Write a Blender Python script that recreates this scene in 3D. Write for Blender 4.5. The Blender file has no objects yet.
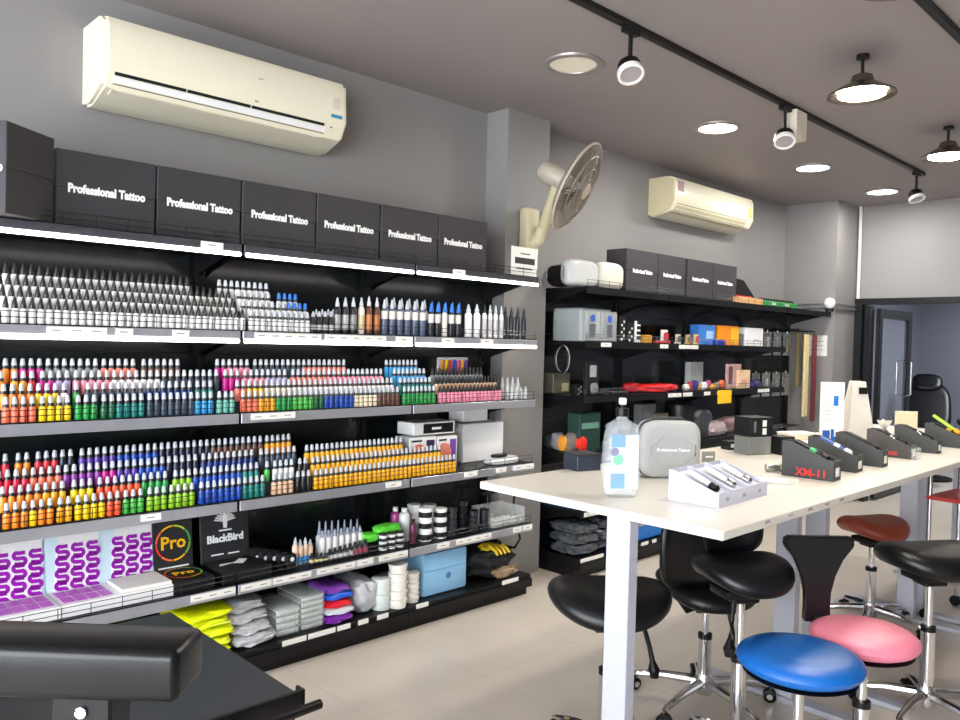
import bpy, bmesh, math, random
from mathutils import Matrix, Vector
random.seed(7)
C = bpy.context.scene.collection
PI = math.pi

# ------------------------------------------------------------------ camera
F0, YAW, PITCH, ROLL, H = 788.0, 0.769010694, 0.0218519661, 0.0248207757, 1.45
def cam_axes():
    f = Vector((math.sin(YAW)*math.cos(PITCH), math.cos(YAW)*math.cos(PITCH), -math.sin(PITCH)))
    r = f.cross(Vector((0, 0, 1))).normalized(); u = r.cross(f)
    c, s = math.cos(ROLL), math.sin(ROLL)
    return c*r + s*u, -s*r + c*u, f
AR, AU, AF = cam_axes()
def proj(X, Y, Z):
    v = Vector((X, Y, Z-H)); d = v.dot(AF)
    return 480+F0*v.dot(AR)/d, 360-F0*v.dot(AU)/d
def at_z(x, y, h):
    d = AR*((x-480)/F0) + AU*((360-y)/F0) + AF
    t = (h-H)/d.z; return Vector((t*d.x, t*d.y, h))
def at_depth(x, y, d):
    return (AR*((x-480)/F0) + AU*((360-y)/F0) + AF)*d + Vector((0, 0, H))
def xat(px, Y, Z):
    lo, hi = -2.0, 30.0
    for _ in range(40):
        m = (lo+hi)/2
        if proj(m, Y, Z)[0] < px: lo = m
        else: hi = m
    return lo
def zat(py, X, Y):
    lo, hi = -1.0, 4.0
    for _ in range(40):
        m = (lo+hi)/2
        if proj(X, Y, m)[1] > py: lo = m
        else: hi = m
    return lo

cd = bpy.data.cameras.new('camera'); co = bpy.data.objects.new('camera', cd); C.objects.link(co)
cd.sensor_width = 36; cd.lens = F0/960*36; cd.clip_start = 0.02
m = Matrix(((AR.x, AU.x, -AF.x, 0), (AR.y, AU.y, -AF.y, 0), (AR.z, AU.z, -AF.z, H), (0, 0, 0, 1)))
co.matrix_world = m
bpy.context.scene.camera = co

# ------------------------------------------------------------------ materials
def lin(c):
    if isinstance(c, str):
        c = [int(c[i:i+2], 16)/255 for i in (0, 2, 4)]
    return [x/12.92 if x <= .04045 else ((x+.055)/1.055)**2.4 for x in c]
MATS = {}
def mat(name, col, rough=.5, metal=0, emit=0, alpha=1, trans=0, noise=0, nscale=20, bump=0, coat=0, spec=None, detail=3):
    if name in MATS: return MATS[name]
    mt = bpy.data.materials.new(name); mt.use_nodes = True
    nt = mt.node_tree; b = nt.nodes['Principled BSDF']
    c = lin(col)
    b.inputs['Base Color'].default_value = (*c, 1)
    b.inputs['Roughness'].default_value = rough
    b.inputs['Metallic'].default_value = metal
    if spec is not None: b.inputs['Specular IOR Level'].default_value = spec
    if coat: b.inputs['Coat Weight'].default_value = coat
    if trans: b.inputs['Transmission Weight'].default_value = trans
    if alpha < 1: b.inputs['Alpha'].default_value = alpha
    if emit:
        b.inputs['Emission Color'].default_value = (*c, 1); b.inputs['Emission Strength'].default_value = emit
    tc = nt.nodes.new('ShaderNodeTexCoord')
    n = nt.nodes.new('ShaderNodeTexNoise'); n.inputs['Scale'].default_value = nscale; n.inputs['Detail'].default_value = detail
    nt.links.new(tc.outputs['Object'], n.inputs['Vector'])
    if noise:
        mx = nt.nodes.new('ShaderNodeMix'); mx.data_type = 'RGBA'
        mx.inputs[6].default_value = (*[x*(1-noise) for x in c], 1); mx.inputs[7].default_value = (*[min(1, x*(1+noise)) for x in c], 1)
        nt.links.new(n.outputs['Fac'], mx.inputs[0]); nt.links.new(mx.outputs[2], b.inputs['Base Color'])
    if bump:
        bp = nt.nodes.new('ShaderNodeBump'); bp.inputs['Strength'].default_value = bump; bp.inputs['Distance'].default_value = .01
        nt.links.new(n.outputs['Fac'], bp.inputs['Height']); nt.links.new(bp.outputs['Normal'], b.inputs['Normal'])
    MATS[name] = mt; return mt
def film(name, col=(1, 1, 1), alpha=.25, rough=.08):
    """thin clear plastic or glass: mostly see-through, glossy on top"""
    if name in MATS: return MATS[name]
    mt = bpy.data.materials.new(name); mt.use_nodes = True; nt = mt.node_tree
    b = nt.nodes['Principled BSDF']; out = nt.nodes['Material Output']
    b.inputs['Base Color'].default_value = (*lin(col), 1); b.inputs['Roughness'].default_value = rough
    tr = nt.nodes.new('ShaderNodeBsdfTransparent'); mx = nt.nodes.new('ShaderNodeMixShader')
    n = nt.nodes.new('ShaderNodeTexNoise'); n.inputs['Scale'].default_value = 60
    mp = nt.nodes.new('ShaderNodeMapRange'); mp.inputs['To Min'].default_value = alpha*.5; mp.inputs['To Max'].default_value = min(1, alpha*1.5)
    nt.links.new(n.outputs['Fac'], mp.inputs['Value']); nt.links.new(mp.outputs['Result'], mx.inputs[0])
    nt.links.new(tr.outputs[0], mx.inputs[1]); nt.links.new(b.outputs[0], mx.inputs[2]); nt.links.new(mx.outputs[0], out.inputs[0])
    MATS[name] = mt; return mt

M_WALL = mat('grey_wall_paint', '8a8786', .6, noise=.04, nscale=3, bump=.03)
M_CEIL = mat('grey_ceiling_paint', '938b8a', .55, noise=.05, nscale=2)
M_BLK = mat('black_steel', '0c0d10', .38, noise=.15, spec=.3)
M_BLKG = mat('black_glossy_panel', '14191b', .18, noise=.1, nscale=4)
M_BLKP = mat('black_plastic', '0c0c0e', .42, noise=.1, spec=.3)
M_LEATH = mat('black_leatherette', '0b0c0f', .3, spec=.4, bump=.12, nscale=350, noise=.1)
M_CARD = mat('charcoal_cardboard', '38363a', .55, spec=.35, noise=.05, nscale=6)
M_CARDB = mat('black_cardboard', '15171a', .5, noise=.08, spec=.3)
M_WHITE = mat('white_plastic', 'eeeeee', .4, noise=.02)
M_PAPER = mat('white_paper', 'e9e7e2', .7, noise=.03)
M_CHROME = mat('chrome', 'd8d8da', .12, 1, noise=.05)
M_STEEL = mat('brushed_price_rail', 'b9bcc6', .3, .7, noise=.12, nscale=9)
M_DRAIL = mat('dark_price_rail', '55565e', .25, .6, noise=.15, nscale=9)
M_LED = mat('led_tube_light', 'fff6f2', .4, emit=6)
M_CREAM = mat('cream_plastic', 'e9e2cb', .3, noise=.02)
M_CREAM2 = mat('yellowed_plastic', 'c9bf9c', .4, noise=.03)
M_TABLE = mat('white_laminate', 'dad6cc', .3, noise=.015, nscale=5)
M_TLEG = mat('white_powder_coat', 'b6b7c2', .4, noise=.02)
M_CLEAR = film('clear_plastic', 'dfe6e6', .3)
M_CLEAR2 = film('cloudy_clear_plastic', 'e6eaea', .6, .2)
M_GLASS = film('window_glass', 'c8d4e0', .12, .03)
M_NOZ = mat('frosted_nozzle', 'bcc1c8', .35, noise=.05)
M_NOZB = mat('black_nozzle', '1c1d20', .35, noise=.05)
M_CARBON = mat('matt_black_card', '232528', .6, noise=.06)
M_YEL = mat('yellow_label', 'f2b705', .4, noise=.05)
M_WIRE = mat('dark_wire', '3a3b40', .3, .8, noise=.05)
def colm(c, rough=.4, nz=.05): return mat('tint_'+c, c, rough, noise=nz)

# ------------------------------------------------------------------ mesh builder
class P:
    def __init__(s): s.bm = bmesh.new(); s.mats = []
    def mi(s, m):
        if m not in s.mats: s.mats.append(m)
        return s.mats.index(m)
    def _paint(s, faces, m):
        i = s.mi(m)
        for f in faces: f.material_index = i
    def box(s, x0, x1, y0, y1, z0, z1, m, bev=0, seg=1, rot=None, piv=None):
        b = bmesh.new(); r = bmesh.ops.create_cube(b, size=1)
        for v in b.verts:
            v.co = Vector(((x0+x1)/2+v.co.x*(x1-x0), (y0+y1)/2+v.co.y*(y1-y0), (z0+z1)/2+v.co.z*(z1-z0)))
        if bev: bmesh.ops.bevel(b, geom=list(b.edges), offset=bev, segments=seg, affect='EDGES', profile=.5)
        if rot is not None:
            pv = Vector(piv) if piv else Vector(((x0+x1)/2, (y0+y1)/2, (z0+z1)/2))
            bmesh.ops.rotate(b, verts=b.verts, cent=pv, matrix=rot)
        s.merge(b, m); return s
    def merge(s, b, m):
        i = s.mi(m); mp = {}
        for v in b.verts: mp[v] = s.bm.verts.new(v.co)
        for f in b.faces:
            try:
                nf = s.bm.faces.new([mp[v] for v in f.verts]); nf.material_index = i
            except ValueError: pass
        b.free()
    def lathe(s, prof, m, seg=20, c=(0, 0, 0), axis=None, mats=None):
        """prof: list of (r, z); mats: optional material per span"""
        c = Vector(c); R = Vector((0, 0, 1)).rotation_difference(Vector(axis).normalized()).to_matrix() if axis else Matrix.Identity(3)
        rings = []
        for r, z in prof:
            if r < 1e-6: rings.append([s.bm.verts.new(c + R @ Vector((0, 0, z)))])
            else: rings.append([s.bm.verts.new(c + R @ Vector((r*math.cos(2*PI*k/seg), r*math.sin(2*PI*k/seg), z))) for k in range(seg)])
        for a in range(len(rings)-1):
            A, B = rings[a], rings[a+1]; i = s.mi(mats[a] if mats else m)
            for k in range(seg):
                k2 = (k+1) % seg
                if len(A) == 1 and len(B) == 1: continue
                if len(A) == 1: vs = [A[0], B[k2], B[k]][::-1]
                elif len(B) == 1: vs = [A[k], A[k2], B[0]]
                else: vs = [A[k], A[k2], B[k2], B[k]]
                s.bm.faces.new(vs).material_index = i
        return s
    def cyl(s, c, r, h, m, seg=20, axis=None, r2=None):
        r2 = r if r2 is None else r2
        return s.lathe([(0, 0), (r, 0), (r2, h), (0, h)], m, seg, c, axis)
    def tube(s, pts, r, m, seg=8):
        pts = [Vector(p) for p in pts]; rings = []
        up = Vector((0, 0, 1))
        rr = r if isinstance(r, (list, tuple)) else [r]*len(pts)
        for i, p in enumerate(pts):
            t = (pts[min(i+1, len(pts)-1)]-pts[max(i-1, 0)]).normalized()
            a = t.cross(up if abs(t.dot(up)) < .95 else Vector((1, 0, 0))).normalized(); b = t.cross(a)
            rings.append([s.bm.verts.new(p+(a*math.cos(2*PI*k/seg)+b*math.sin(2*PI*k/seg))*rr[i]) for k in range(seg)])
        i_ = s.mi(m)
        for a in range(len(rings)-1):
            for k in range(seg):
                s.bm.faces.new([rings[a][k], rings[a][(k+1) % seg], rings[a+1][(k+1) % seg], rings[a+1][k]]).material_index = i_
        s.bm.faces.new(rings[0][::-1]).material_index = i_; s.bm.faces.new(rings[-1]).material_index = i_
        return s
    def prism(s, poly, depth, m, org=(0, 0, 0), ux=(1, 0, 0), uy=(0, 0, 1), un=(0, 1, 0)):
        """poly in the (ux,uy) plane at org, thickened by depth along un"""
        o, ux, uy, un = Vector(org), Vector(ux), Vector(uy), Vector(un)
        A = [s.bm.verts.new(o+ux*a+uy*b) for a, b in poly]; B = [s.bm.verts.new(o+ux*a+uy*b+un*depth) for a, b in poly]
        i = s.mi(m); n = len(poly)
        s.bm.faces.new(A).material_index = i; s.bm.faces.new(B[::-1]).material_index = i
        for k in range(n): s.bm.faces.new([A[(k+1) % n], A[k], B[k], B[(k+1) % n]]).material_index = i
        return s
    def cushion(s, rx, ry, h, m, zf=None, ex=2.0, c=(0, 0, 0), R=None, edge=.35, seg=40, dome=.0):
        """padded seat: flat-ish body with rounded rim; zf bends it"""
        prof = []
        e = edge*h
        for k in range(11):
            a = -PI/2+PI*k/10
            prof.append((1-(e*(1-math.cos(a)))/max(rx, ry), h/2+math.sin(a)*h/2))
        qt = prof[-1][0]; rows = [(0, 0), (qt*.6, 0)]+prof+[(qt*.92, h+dome*.25), (qt*.75, h+dome*.55), (qt*.45, h+dome*.85), (0, h+dome)]
        rings = []
        c = Vector(c); R = R or Matrix.Identity(3)
        for q, z in rows:
            n = 1 if q == 0 else seg
            ring = []
            for k in range(n):
                t = 2*PI*k/seg; ct, st = math.cos(t), math.sin(t)
                x = q*rx*math.copysign(abs(ct)**(2/ex), ct); y = q*ry*math.copysign(abs(st)**(2/ex), st)
                if n == 1: x = y = 0
                zz = z+(zf(x, y) if zf else 0)
                ring.append(s.bm.verts.new(c+R @ Vector((x, y, zz))))
            rings.append(ring)
        i = s.mi(m)
        for a in range(len(rings)-1):
            A, B = rings[a], rings[a+1]
            for k in range(seg):
                k2 = (k+1) % seg
                if len(A) == 1: s.bm.faces.new([A[0], B[k2], B[k]]).material_index = i
                elif len(B) == 1: s.bm.faces.new([A[k], A[k2], B[0]]).material_index = i
                else: s.bm.faces.new([A[k], A[k2], B[k2], B[k]]).material_index = i
        return s
    def blob(s, x0, x1, y0, y1, z0, z1, m, amp=.15, seed=1, sub=3, square=.5):
        """soft crumpled bag: a rounded box pushed about by noise"""
        from mathutils import noise as N
        b = bmesh.new(); bmesh.ops.create_icosphere(b, subdivisions=sub, radius=1)
        cx, cy, cz = (x0+x1)/2, (y0+y1)/2, (z0+z1)/2; rx, ry, rz = (x1-x0)/2, (y1-y0)/2, (z1-z0)/2
        for v in b.verts:
            d = v.co.copy()
            mxc = max(abs(d.x), abs(d.y), abs(d.z)); q = d.lerp(d/mxc, square)
            n = N.noise(d*2.3+Vector((seed*3.1, seed, 0)))*amp + N.noise(d*7+Vector((seed, 0, seed)))*amp*.5
            q = q*(1+n)
            v.co = Vector((cx+max(-1, min(1, q.x))*rx, cy+max(-1, min(1, q.y))*ry, cz+max(-1, min(1, q.z))*rz))
        s.merge(b, m); return s
    def mesh(s, name, ang=35):
        bmesh.ops.recalc_face_normals(s.bm, faces=s.bm.faces)
        me = bpy.data.meshes.new(name); s.bm.to_mesh(me); s.bm.free()
        for m_ in s.mats: me.materials.append(m_)
        me.shade_smooth(); me.set_sharp_from_angle(angle=math.radians(ang))
        return me
def link(name, me, parent=None, loc=(0, 0, 0)):
    o = bpy.data.objects.new(name, me); C.objects.link(o); o.location = loc
    if parent is not None: o.parent = parent
    return o
def obj(name, p, parent=None, label=None, **k):
    o = link(name, p.mesh(name), parent)
    if label: o['label'] = label
    return o
def tag(o, label, cat, group=None, kind=None):
    o['label'] = label; o['category'] = cat
    if group: o['group'] = group
    if kind: o['kind'] = kind
    return o
def thing(name, label, cat, loc=(0, 0, 0), rz=0, group=None):
    o = bpy.data.objects.new(name, None); C.objects.link(o); o.empty_display_size = .05
    o.location = loc; o.rotation_euler = (0, 0, rz); return tag(o, label, cat, group)
def struct(name, p):
    o = obj(name, p); o['kind'] = 'structure'; return o
TXT = {}
def text_mesh(s, size, m, bold=0, ext=.0006):
    key = (s, size, m.name, bold)
    if key in TXT: return TXT[key]
    cu = bpy.data.curves.new('lettering', 'FONT'); cu.body = s; cu.size = size; cu.align_x = 'CENTER'; cu.align_y = 'CENTER'
    cu.extrude = ext; cu.offset = bold; cu.resolution_u = 2
    o = bpy.data.objects.new('lettering', cu); C.objects.link(o)
    dg = bpy.context.evaluated_depsgraph_get(); me = bpy.data.meshes.new_from_object(o.evaluated_get(dg))
    bpy.data.objects.remove(o); me.materials.clear(); me.materials.append(m); TXT[key] = me
    return me
def text(s, size, m, parent, loc, rot=(PI/2, 0, 0), bold=0, name='lettering', sx=1):
    o = link(name, text_mesh(s, size, m, bold), parent, loc); o.rotation_euler = rot; o.scale = (sx, 1, 1); return o

# ------------------------------------------------------------------ room shell
YA, CZ, XF, XB, YR = 3.5, 2.86, 8.0, -2.6, -3.2
def tiles():
    mt = bpy.data.materials.new('beige_floor_tiles'); mt.use_nodes = True; nt = mt.node_tree; b = nt.nodes['Principled BSDF']
    tc = nt.nodes.new('ShaderNodeTexCoord'); br = nt.nodes.new('ShaderNodeTexBrick')
    br.inputs['Scale'].default_value = 1; br.offset = 0
    br.inputs['Brick Width'].default_value = .6; br.inputs['Row Height'].default_value = .6; br.inputs['Mortar Size'].default_value = .0025
    a = lin('ded4c7'); b_ = lin('dbd1c4')
    br.inputs['Color1'].default_value = (*a, 1); br.inputs['Color2'].default_value = (*b_, 1); br.inputs['Mortar'].default_value = (*lin('cdc2b5'), 1)
    n = nt.nodes.new('ShaderNodeTexNoise'); n.inputs['Scale'].default_value = 2.5; n.inputs['Detail'].default_value = 6
    mx = nt.nodes.new('ShaderNodeMix'); mx.data_type = 'RGBA'; mx.blend_type = 'MULTIPLY'; mx.inputs[0].default_value = .25
    nt.links.new(tc.outputs['Object'], br.inputs['Vector']); nt.links.new(tc.outputs['Object'], n.inputs['Vector'])
    nt.links.new(br.outputs['Color'], mx.inputs[6]); nt.links.new(n.outputs['Fac'], mx.inputs[7]); nt.links.new(mx.outputs[2], b.inputs['Base Color'])
    b.inputs['Roughness'].default_value = .3
    return mt
M_FLOOR = tiles()
struct('floor', P().box(XB-.2, 12, YR-.2, YA+.2, -.1, 0, M_FLOOR))
struct('ceiling', P().box(XB-.2, XF+.2, YR-.2, YA+.2, CZ, CZ+.1, M_CEIL))
struct('wall_left', P().box(XB-.2, XF+.2, YA, YA+.2, 0, CZ, M_WALL))
struct('wall_column_near', P().box(3.40, 3.78, 3.32, YA, 0, CZ, M_WALL))
struct('wall_column_far', P().box(7.5, XF, 3.0, YA, 0, CZ, M_WALL))
struct('wall_right', P().box(XB-.2, XF+.2, YR-.2, YR, 0, CZ, M_WALL))
struct('wall_far', P().box(XF, XF+.15, YR, 3.0, 1.97, CZ, M_WALL).box(XF, XF+.15, YR, .2, 0, 1.97, M_WALL))
# shop front behind the camera: daylight comes through this glazed wall
struct('wall_back', P().box(XB-.2, XB, YR, YA, 2.5, CZ, M_WALL).box(XB-.2, XB, YR, YA, 0, .25, M_WALL)
       .box(XB-.2, XB, YR, YR+.3, .25, 2.5, M_WALL).box(XB-.2, XB, YA-.4, YA, .25, 2.5, M_WALL))
wn = P()
for y in (YR+.3, YR+2.4, YR+4.4, YA-.44): wn.box(XB-.14, XB-.08, y, y+.05, .25, 2.5, M_BLK)
wn.box(XB-.14, XB-.08, YR+.3, YA-.4, .25, .30, M_BLK).box(XB-.14, XB-.08, YR+.3, YA-.4, 2.45, 2.5, M_BLK)
wf = struct('window_1', wn)
obj('window_glass', P().box(XB-.115, XB-.105, YR+.34, YA-.44, .3, 2.45, M_GLASS), wf)
# partition in the far wall
M_FRAME = mat('black_aluminium_frame', '17181b', .35, .3, noise=.1)
wp = P()
wp.box(XF-.03, XF+.12, .2, 3.0, 1.915, 1.97, M_FRAME)
wp.box(XF-.03, XF+.12, 2.93, 3.0, 0, 1.915, M_FRAME).box(XF-.01, XF+.1, 2.86, 2.91, 0, 1.9, M_FRAME)
wp.box(XF-.03, XF+.12, 1.86, 1.93, 0, 1.915, M_FRAME).box(XF-.03, XF+.12, .2, .27, 0, 1.915, M_FRAME)
w2 = struct('window_2', wp)
obj('window_glass', P().box(XF+.03, XF+.04, .27, 1.86, .05, 1.915, M_GLASS), w2)
# swung-open glass door
dr = P(); L = .92; x0, y0 = XF+.12, 2.85
dr.box(x0, x0+L, y0-.04, y0, 1.79, 1.88, M_FRAME).box(x0, x0+.07, y0-.04, y0, .14, 1.79, M_FRAME).box(x0+L-.11, x0+L, y0-.04, y0, .14, 1.79, M_FRAME).box(x0, x0+L, y0-.04, y0, .02, .14, M_FRAME)
d1 = struct('door_1', dr)
obj('door_glass', P().box(x0+.07, x0+L-.11, y0-.026, y0-.014, .14, 1.79, M_GLASS), d1)
hd = P()
for s_ in (-1, 1):
    yy = y0-.02+s_*.07
    hd.tube([(x0+L-.15, y0-.02, 1.38), (x0+L-.15, yy, 1.36), (x0+L-.15, yy, 1.02), (x0+L-.15, y0-.02, 1.0)], .012, M_CHROME)
obj('door_handle', hd, d1)
# room beyond the partition
M_BACK = mat('blue_grey_back_wall', '7c7f8a', .6, noise=.03)
struct('wall_back_room', P().box(11.6, 11.8, -1, 3.6, 0, 2.5, M_BACK))
struct('wall_back_room_left', P().box(XF+.16, 11.6, 3.5, 3.6, 0, 2.5, M_BACK))
struct('wall_back_room_right', P().box(XF+.16, 11.6, -.6, -.4, 0, 2.5, M_BACK))
struct('ceiling_back_room', P().box(XF+.15, 11.8, -1, 3.6, 2.5, 2.6, M_BACK))
struct('door_2', P().box(11.55, 11.6, 1.3, 2.3, 0, 2.0, mat('back_door_paint', '666a7c', .5, noise=.03)).box(11.53, 11.6, 2.3, 2.36, 0, 2.06, M_BACK).box(11.53, 11.6, 1.24, 1.3, 0, 2.06, M_BACK).box(11.53, 11.6, 1.24, 2.36, 2.0, 2.06, M_BACK))
# pipes on the far column
struct('trim_1', P().tube([(XF-.035, 2.97, 1.97), (XF-.035, 2.97, CZ)], .016, mat('white_conduit', 'cfcfcf', .4, noise=.02)))
pp = P()
for z_ in (1.86, 1.90): pp.tube([(7.48, 3.46, z_), (7.48, 2.985, z_), (7.96, 2.985, z_)], .009, mat('grey_conduit', '77777a', .4, noise=.02))
struct('trim_2', pp)

# ------------------------------------------------------------------ shelving
ZS = [1.474, 1.133, .768, .417]        # shelf surfaces below the top one
def tags(p, x0, x1, z, y, n, seed):
    rnd = random.Random(seed); out = []
    return out
def bracket(p, x, y0, y1, z, hh=.10):
    p.prism([(y0, z-.012), (y1, z-.012), (y1, z-.012-hh), (y1-.06, z-.012-hh*.75), (y0+.16, z-.05)], .006, M_BLK, org=(x-.003, 0, 0), ux=(0, 1, 0), uy=(0, 0, 1), un=(1, 0, 0))
def gondola(xs, y0, y1, label, levels, rails, base_z=.12, led=(), ends=None, skip=(), taglist={}):
    g = thing('gondola_shelving', label, 'shelving', (xs[0], (y0+y1)/2, 0))
    ox, oy = xs[0], (y0+y1)/2
    def O(name, p, parent=g, lab=None):
        me = p.mesh(name); me.transform(Matrix.Translation((-ox, -oy, 0))); o = link(name, me, parent)
        if lab: o['label'] = lab
        return o
    for a, b in zip(xs[:-1], xs[1:]):
        bp = P().box(a, b, y1-.02, y1, .02, 1.815, M_BLKG)
        for k in range(1, 12):                                   # thin horizontal seams of the panel
            bp.box(a+.02, b-.02, y1-.022, y1-.02, .02+k*.15, .024+k*.15, M_BLK)
        O('back_panel', bp)
    for x in xs: O('upright', P().box(x-.015, x+.015, y1-.05, y1-.022, 0, 1.815, M_BLK))
    for li, z in enumerate(levels):
        for bi, (a, b) in enumerate(zip(xs[:-1], xs[1:])):
            if (li, bi) in skip: continue
            s = P().box(a+.004, b-.004, y0+.01, y1-.052, z-.02, z, M_BLK)
            s.box(a+.004, b-.004, y0, y0+.012, z-.04, z+.004, M_BLK)
            so = O('shelf', s)
            rm = rails[li]
            if rm: O('price_rail', P().box(a+.006, b-.006, y0-.006, y0, z-(.031 if led and li in led else .042), z-.001, rm, bev=.001), so)
            for bx_ in (a+.02, b-.02): br = P(); bracket(br, bx_, y0+.02, y1-.052, z-.01); O('bracket', br, so)
            w = P()
            for q in (.025, .045): w.tube([(a+.01, y0+.006, z+q), (b-.01, y0+.006, z+q)], .0016, M_WIRE, 5)
            for k in range(9): xx = a+.012+(b-a-.024)*k/8; w.tube([(xx, y0+.006, z), (xx, y0+.006, z+.047)], .0016, M_WIRE, 5)
            O('wire_rail', w, so)
            if (li, bi) in led or li in led:
                O('light_tube', P().box(a+.01, b-.01, y0-.012, y0-.0005, z-.050, z-.033, M_LED, bev=.004), so)
            for t0, t1 in taglist.get(li, []):                   # price tags are given as runs of x
                if a <= (t0+t1)/2 < b:
                    t0_, t1_ = max(t0, a+.01), min(t1, b-.01)
                    tg = P().box(t0_, t1_, y0-.010, y0-.0065, z-.030, z-.004, M_PAPER)
                    n = max(1, int((t1_-t0_)/.06))
                    for k in range(n): xx = t0_+(t1_-t0_)*(k+.5)/n; tg.box(xx-.018, xx+.012, y0-.0106, y0-.010, z-.019, z-.015, colm('8a8a90'))
                    O('price_tag', tg, so)
    for a, b in zip(xs[:-1], xs[1:]):
        bs = P().box(a+.002, b-.002, y0, y1-.052, .05, base_z, M_BLK).box(a+.002, b-.002, y0+.03, y1-.052, 0, .05, M_BLKP).box(a+.002, b-.002, y0-.012, y0, .055, base_z-.02, M_BLKP)
        bo = O('base_deck', bs)
        for t0, t1 in taglist.get('base', []):
            if a <= (t0+t1)/2 < b: O('price_tag', P().box(max(t0, a+.01), min(t1, b-.01), y0-.004, y0-.0005, base_z-.017, base_z+.006, M_PAPER), bo)
    return g
def tx(runs, Y, Z): return [(xat(a, Y, Z), xat(b, Y, Z)) for a, b in runs]
FY = 3.03
G1X = [-.275, .64, 1.555, 2.47, 3.385]
T1 = {0: tx([(200, 222), (452, 464)], FY, 1.77),
      1: tx([(46, 106), (115, 132), (172, 188), (254, 320), (324, 385), (395, 412), (441, 453), (480, 492)], FY, 1.42),
      2: tx([(250, 294)], FY, 1.07),
      3: tx([(140, 160), (385, 400), (463, 476), (495, 505), (512, 534)], FY, .71),
      4: tx([(190, 240), (240, 270), (272, 310), (316, 354), (356, 372), (378, 410), (436, 448), (455, 490), (512, 520), (522, 532)], FY, .36),
      'base': tx([(282, 306), (308, 335), (337, 350), (358, 368), (377, 388), (416, 428), (502, 518)], FY, .11)}
gondola(G1X, FY, 3.47, 'long black wall shelving lit by white tubes and filled with ink bottles', [1.83]+ZS,
        [M_DRAIL, M_STEEL, M_STEEL, M_STEEL, M_STEEL], led=(0, 1), taglist=T1)
G2X = [3.83, 4.745, 5.66, 6.575, 7.49]
T2 = {1: tx([(600, 610), (659, 676), (678, 697)], FY, 1.42), 2: tx([(548, 571), (664, 680), (682, 691), (703, 709), (716, 728), (757, 768)], FY, 1.07),
      3: tx([(560, 575)], FY, .71), 4: tx([(583, 604)], FY, .36), 'base': tx([(577, 603), (641, 648), (652, 656)], FY, .11)}
gondola(G2X, FY, 3.47, 'unlit black wall shelving holding boxes and machines behind the white table', [1.812]+ZS,
        [None]*5, skip={(1, 3), (2, 3), (3, 3), (4, 3)}, taglist=T2)

# ------------------------------------------------------------------ ink bottles
def bottle_meshes(col, cap, seg=10):
    b = P(); cm = colm(col, .35)
    b.lathe([(0, 0), (.0118, 0), (.0125, .002), (.0125, .046), (.0100, .053), (.0100, .064), (.0065, .066), (0, .066)], cm, seg,
            mats=[cm, cm, cm, cm, M_NOZB, M_NOZB, M_NOZB])
    c = P(); nm = M_NOZ if cap == 'w' else (M_NOZB if cap == 'k' else colm(cap))
    c.lathe([(.0088, .064), (.0088, .070), (.0066, .086), (.0050, .0895), (0, .090)] if cap != 'k' else [(.0092, .064), (.0088, .068), (.0034, .090), (.002, .0935), (0, .094)], nm, seg)
    return b.mesh('ink_bottle'), c.mesh('cap')
BM = {}
BOT = []   # x, y, z, colour, cap, description
NAMES = {}
def colname(h):
    return NAMES[h]
def defc(**k):
    for n, h in k.items(): NAMES[h] = n.replace('_', ' ')
defc(salmon='f0785a', orange='f08a28', amber='f5a81e', yellow='f6cf08', green='1f9c44', dark_green='12633c', teal='17807a', slate='3a4a5c', sky_blue='2e9bd8',
     pale_teal='6fb9ac', red='e0303c', magenta='c8148c', pink='f090a8', white='e8e8e8', crimson='d41a40', lime='8cc41e', blue='1c4cb4', deep_blue='14307c',
     violet='5c3aa4', purple='8c3aa0', black='17181c', brown='6a4638', beige='e0b898', cream='efe0c4', navy='1a2440', lilac='b8a8d8', grey='8a8c92', orange_red='ee5a30', golden_yellow='f2b00c', coral='f28a78', light_green='4cb848')
INV = {v: k for k, v in NAMES.items()}
def tier_run(shelf, bay, tier, runs, zsh, rise=.043, tread=.034, y0=3.062, cap='w', step=.0272):
    """runs: (px0, px1, colour[, cap]); bottles of one tier laid along the shelf"""
    Y = y0+tier*tread; Z = zsh+.002+tier*rise
    x = None; seq = []
    for r in runs:
        a, b, cn = r[:3]; cp = r[3] if len(r) > 3 else cap
        xa, xb = xat(a, Y, Z+.05), xat(b, Y, Z+.05)
        x = max(xa+step/2, x if x is not None else -9)
        while x < xb-.004:
            if all(abs(x-g) > .014 for g in G1X) or True: seq.append((x, INV[cn.replace('_', ' ')], cp))
            x += step
    tn = ['front', 'second', 'third', 'top'][tier]
    n = len(seq); i = 0
    while i < n:
        j = i
        while j < n and seq[j][1:] == seq[i][1:]: j += 1
        for k in range(i, j):
            BOT.append(dict(x=seq[k][0], y=Y, z=Z, c=seq[k][1], cap=seq[k][2], shelf=shelf, bay=bay, tier=tn, ti=tier, k=k-i+1, n=j-i))
        i = j
    if not seq: return None
    return min(s[0] for s in seq), max(s[0] for s in seq)
def risers(tiers, zsh, rise=.043, tread=.034, y0=3.062, desc=''):
    """a stepped display under the tiers, built only where bottles stand"""
    p = P(); ok = False; xs = []
    for t, ext in enumerate(tiers):
        if t == 0 or ext is None: continue
        Y = y0+t*tread; yb = Y+(tread/2 if t < len(tiers)-1 else .05)
        p.box(ext[0]-.016, ext[1]+.016, Y-tread/2+.0005, Y+tread/2-.0005 if t < len(tiers)-1 else Y+.03, zsh+.001, zsh+.0015+t*rise, M_CARBON); ok = True
    if ok:
        o = obj('stepped_riser', p); tag(o, 'black stepped riser under the bottles, '+desc, 'display riser')
BAYN = ['left bay', 'middle bay', 'right bay']
SHN = {1.474: 'highest bottle shelf', 1.133: 'second bottle shelf', .768: 'third bottle shelf'}
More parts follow.
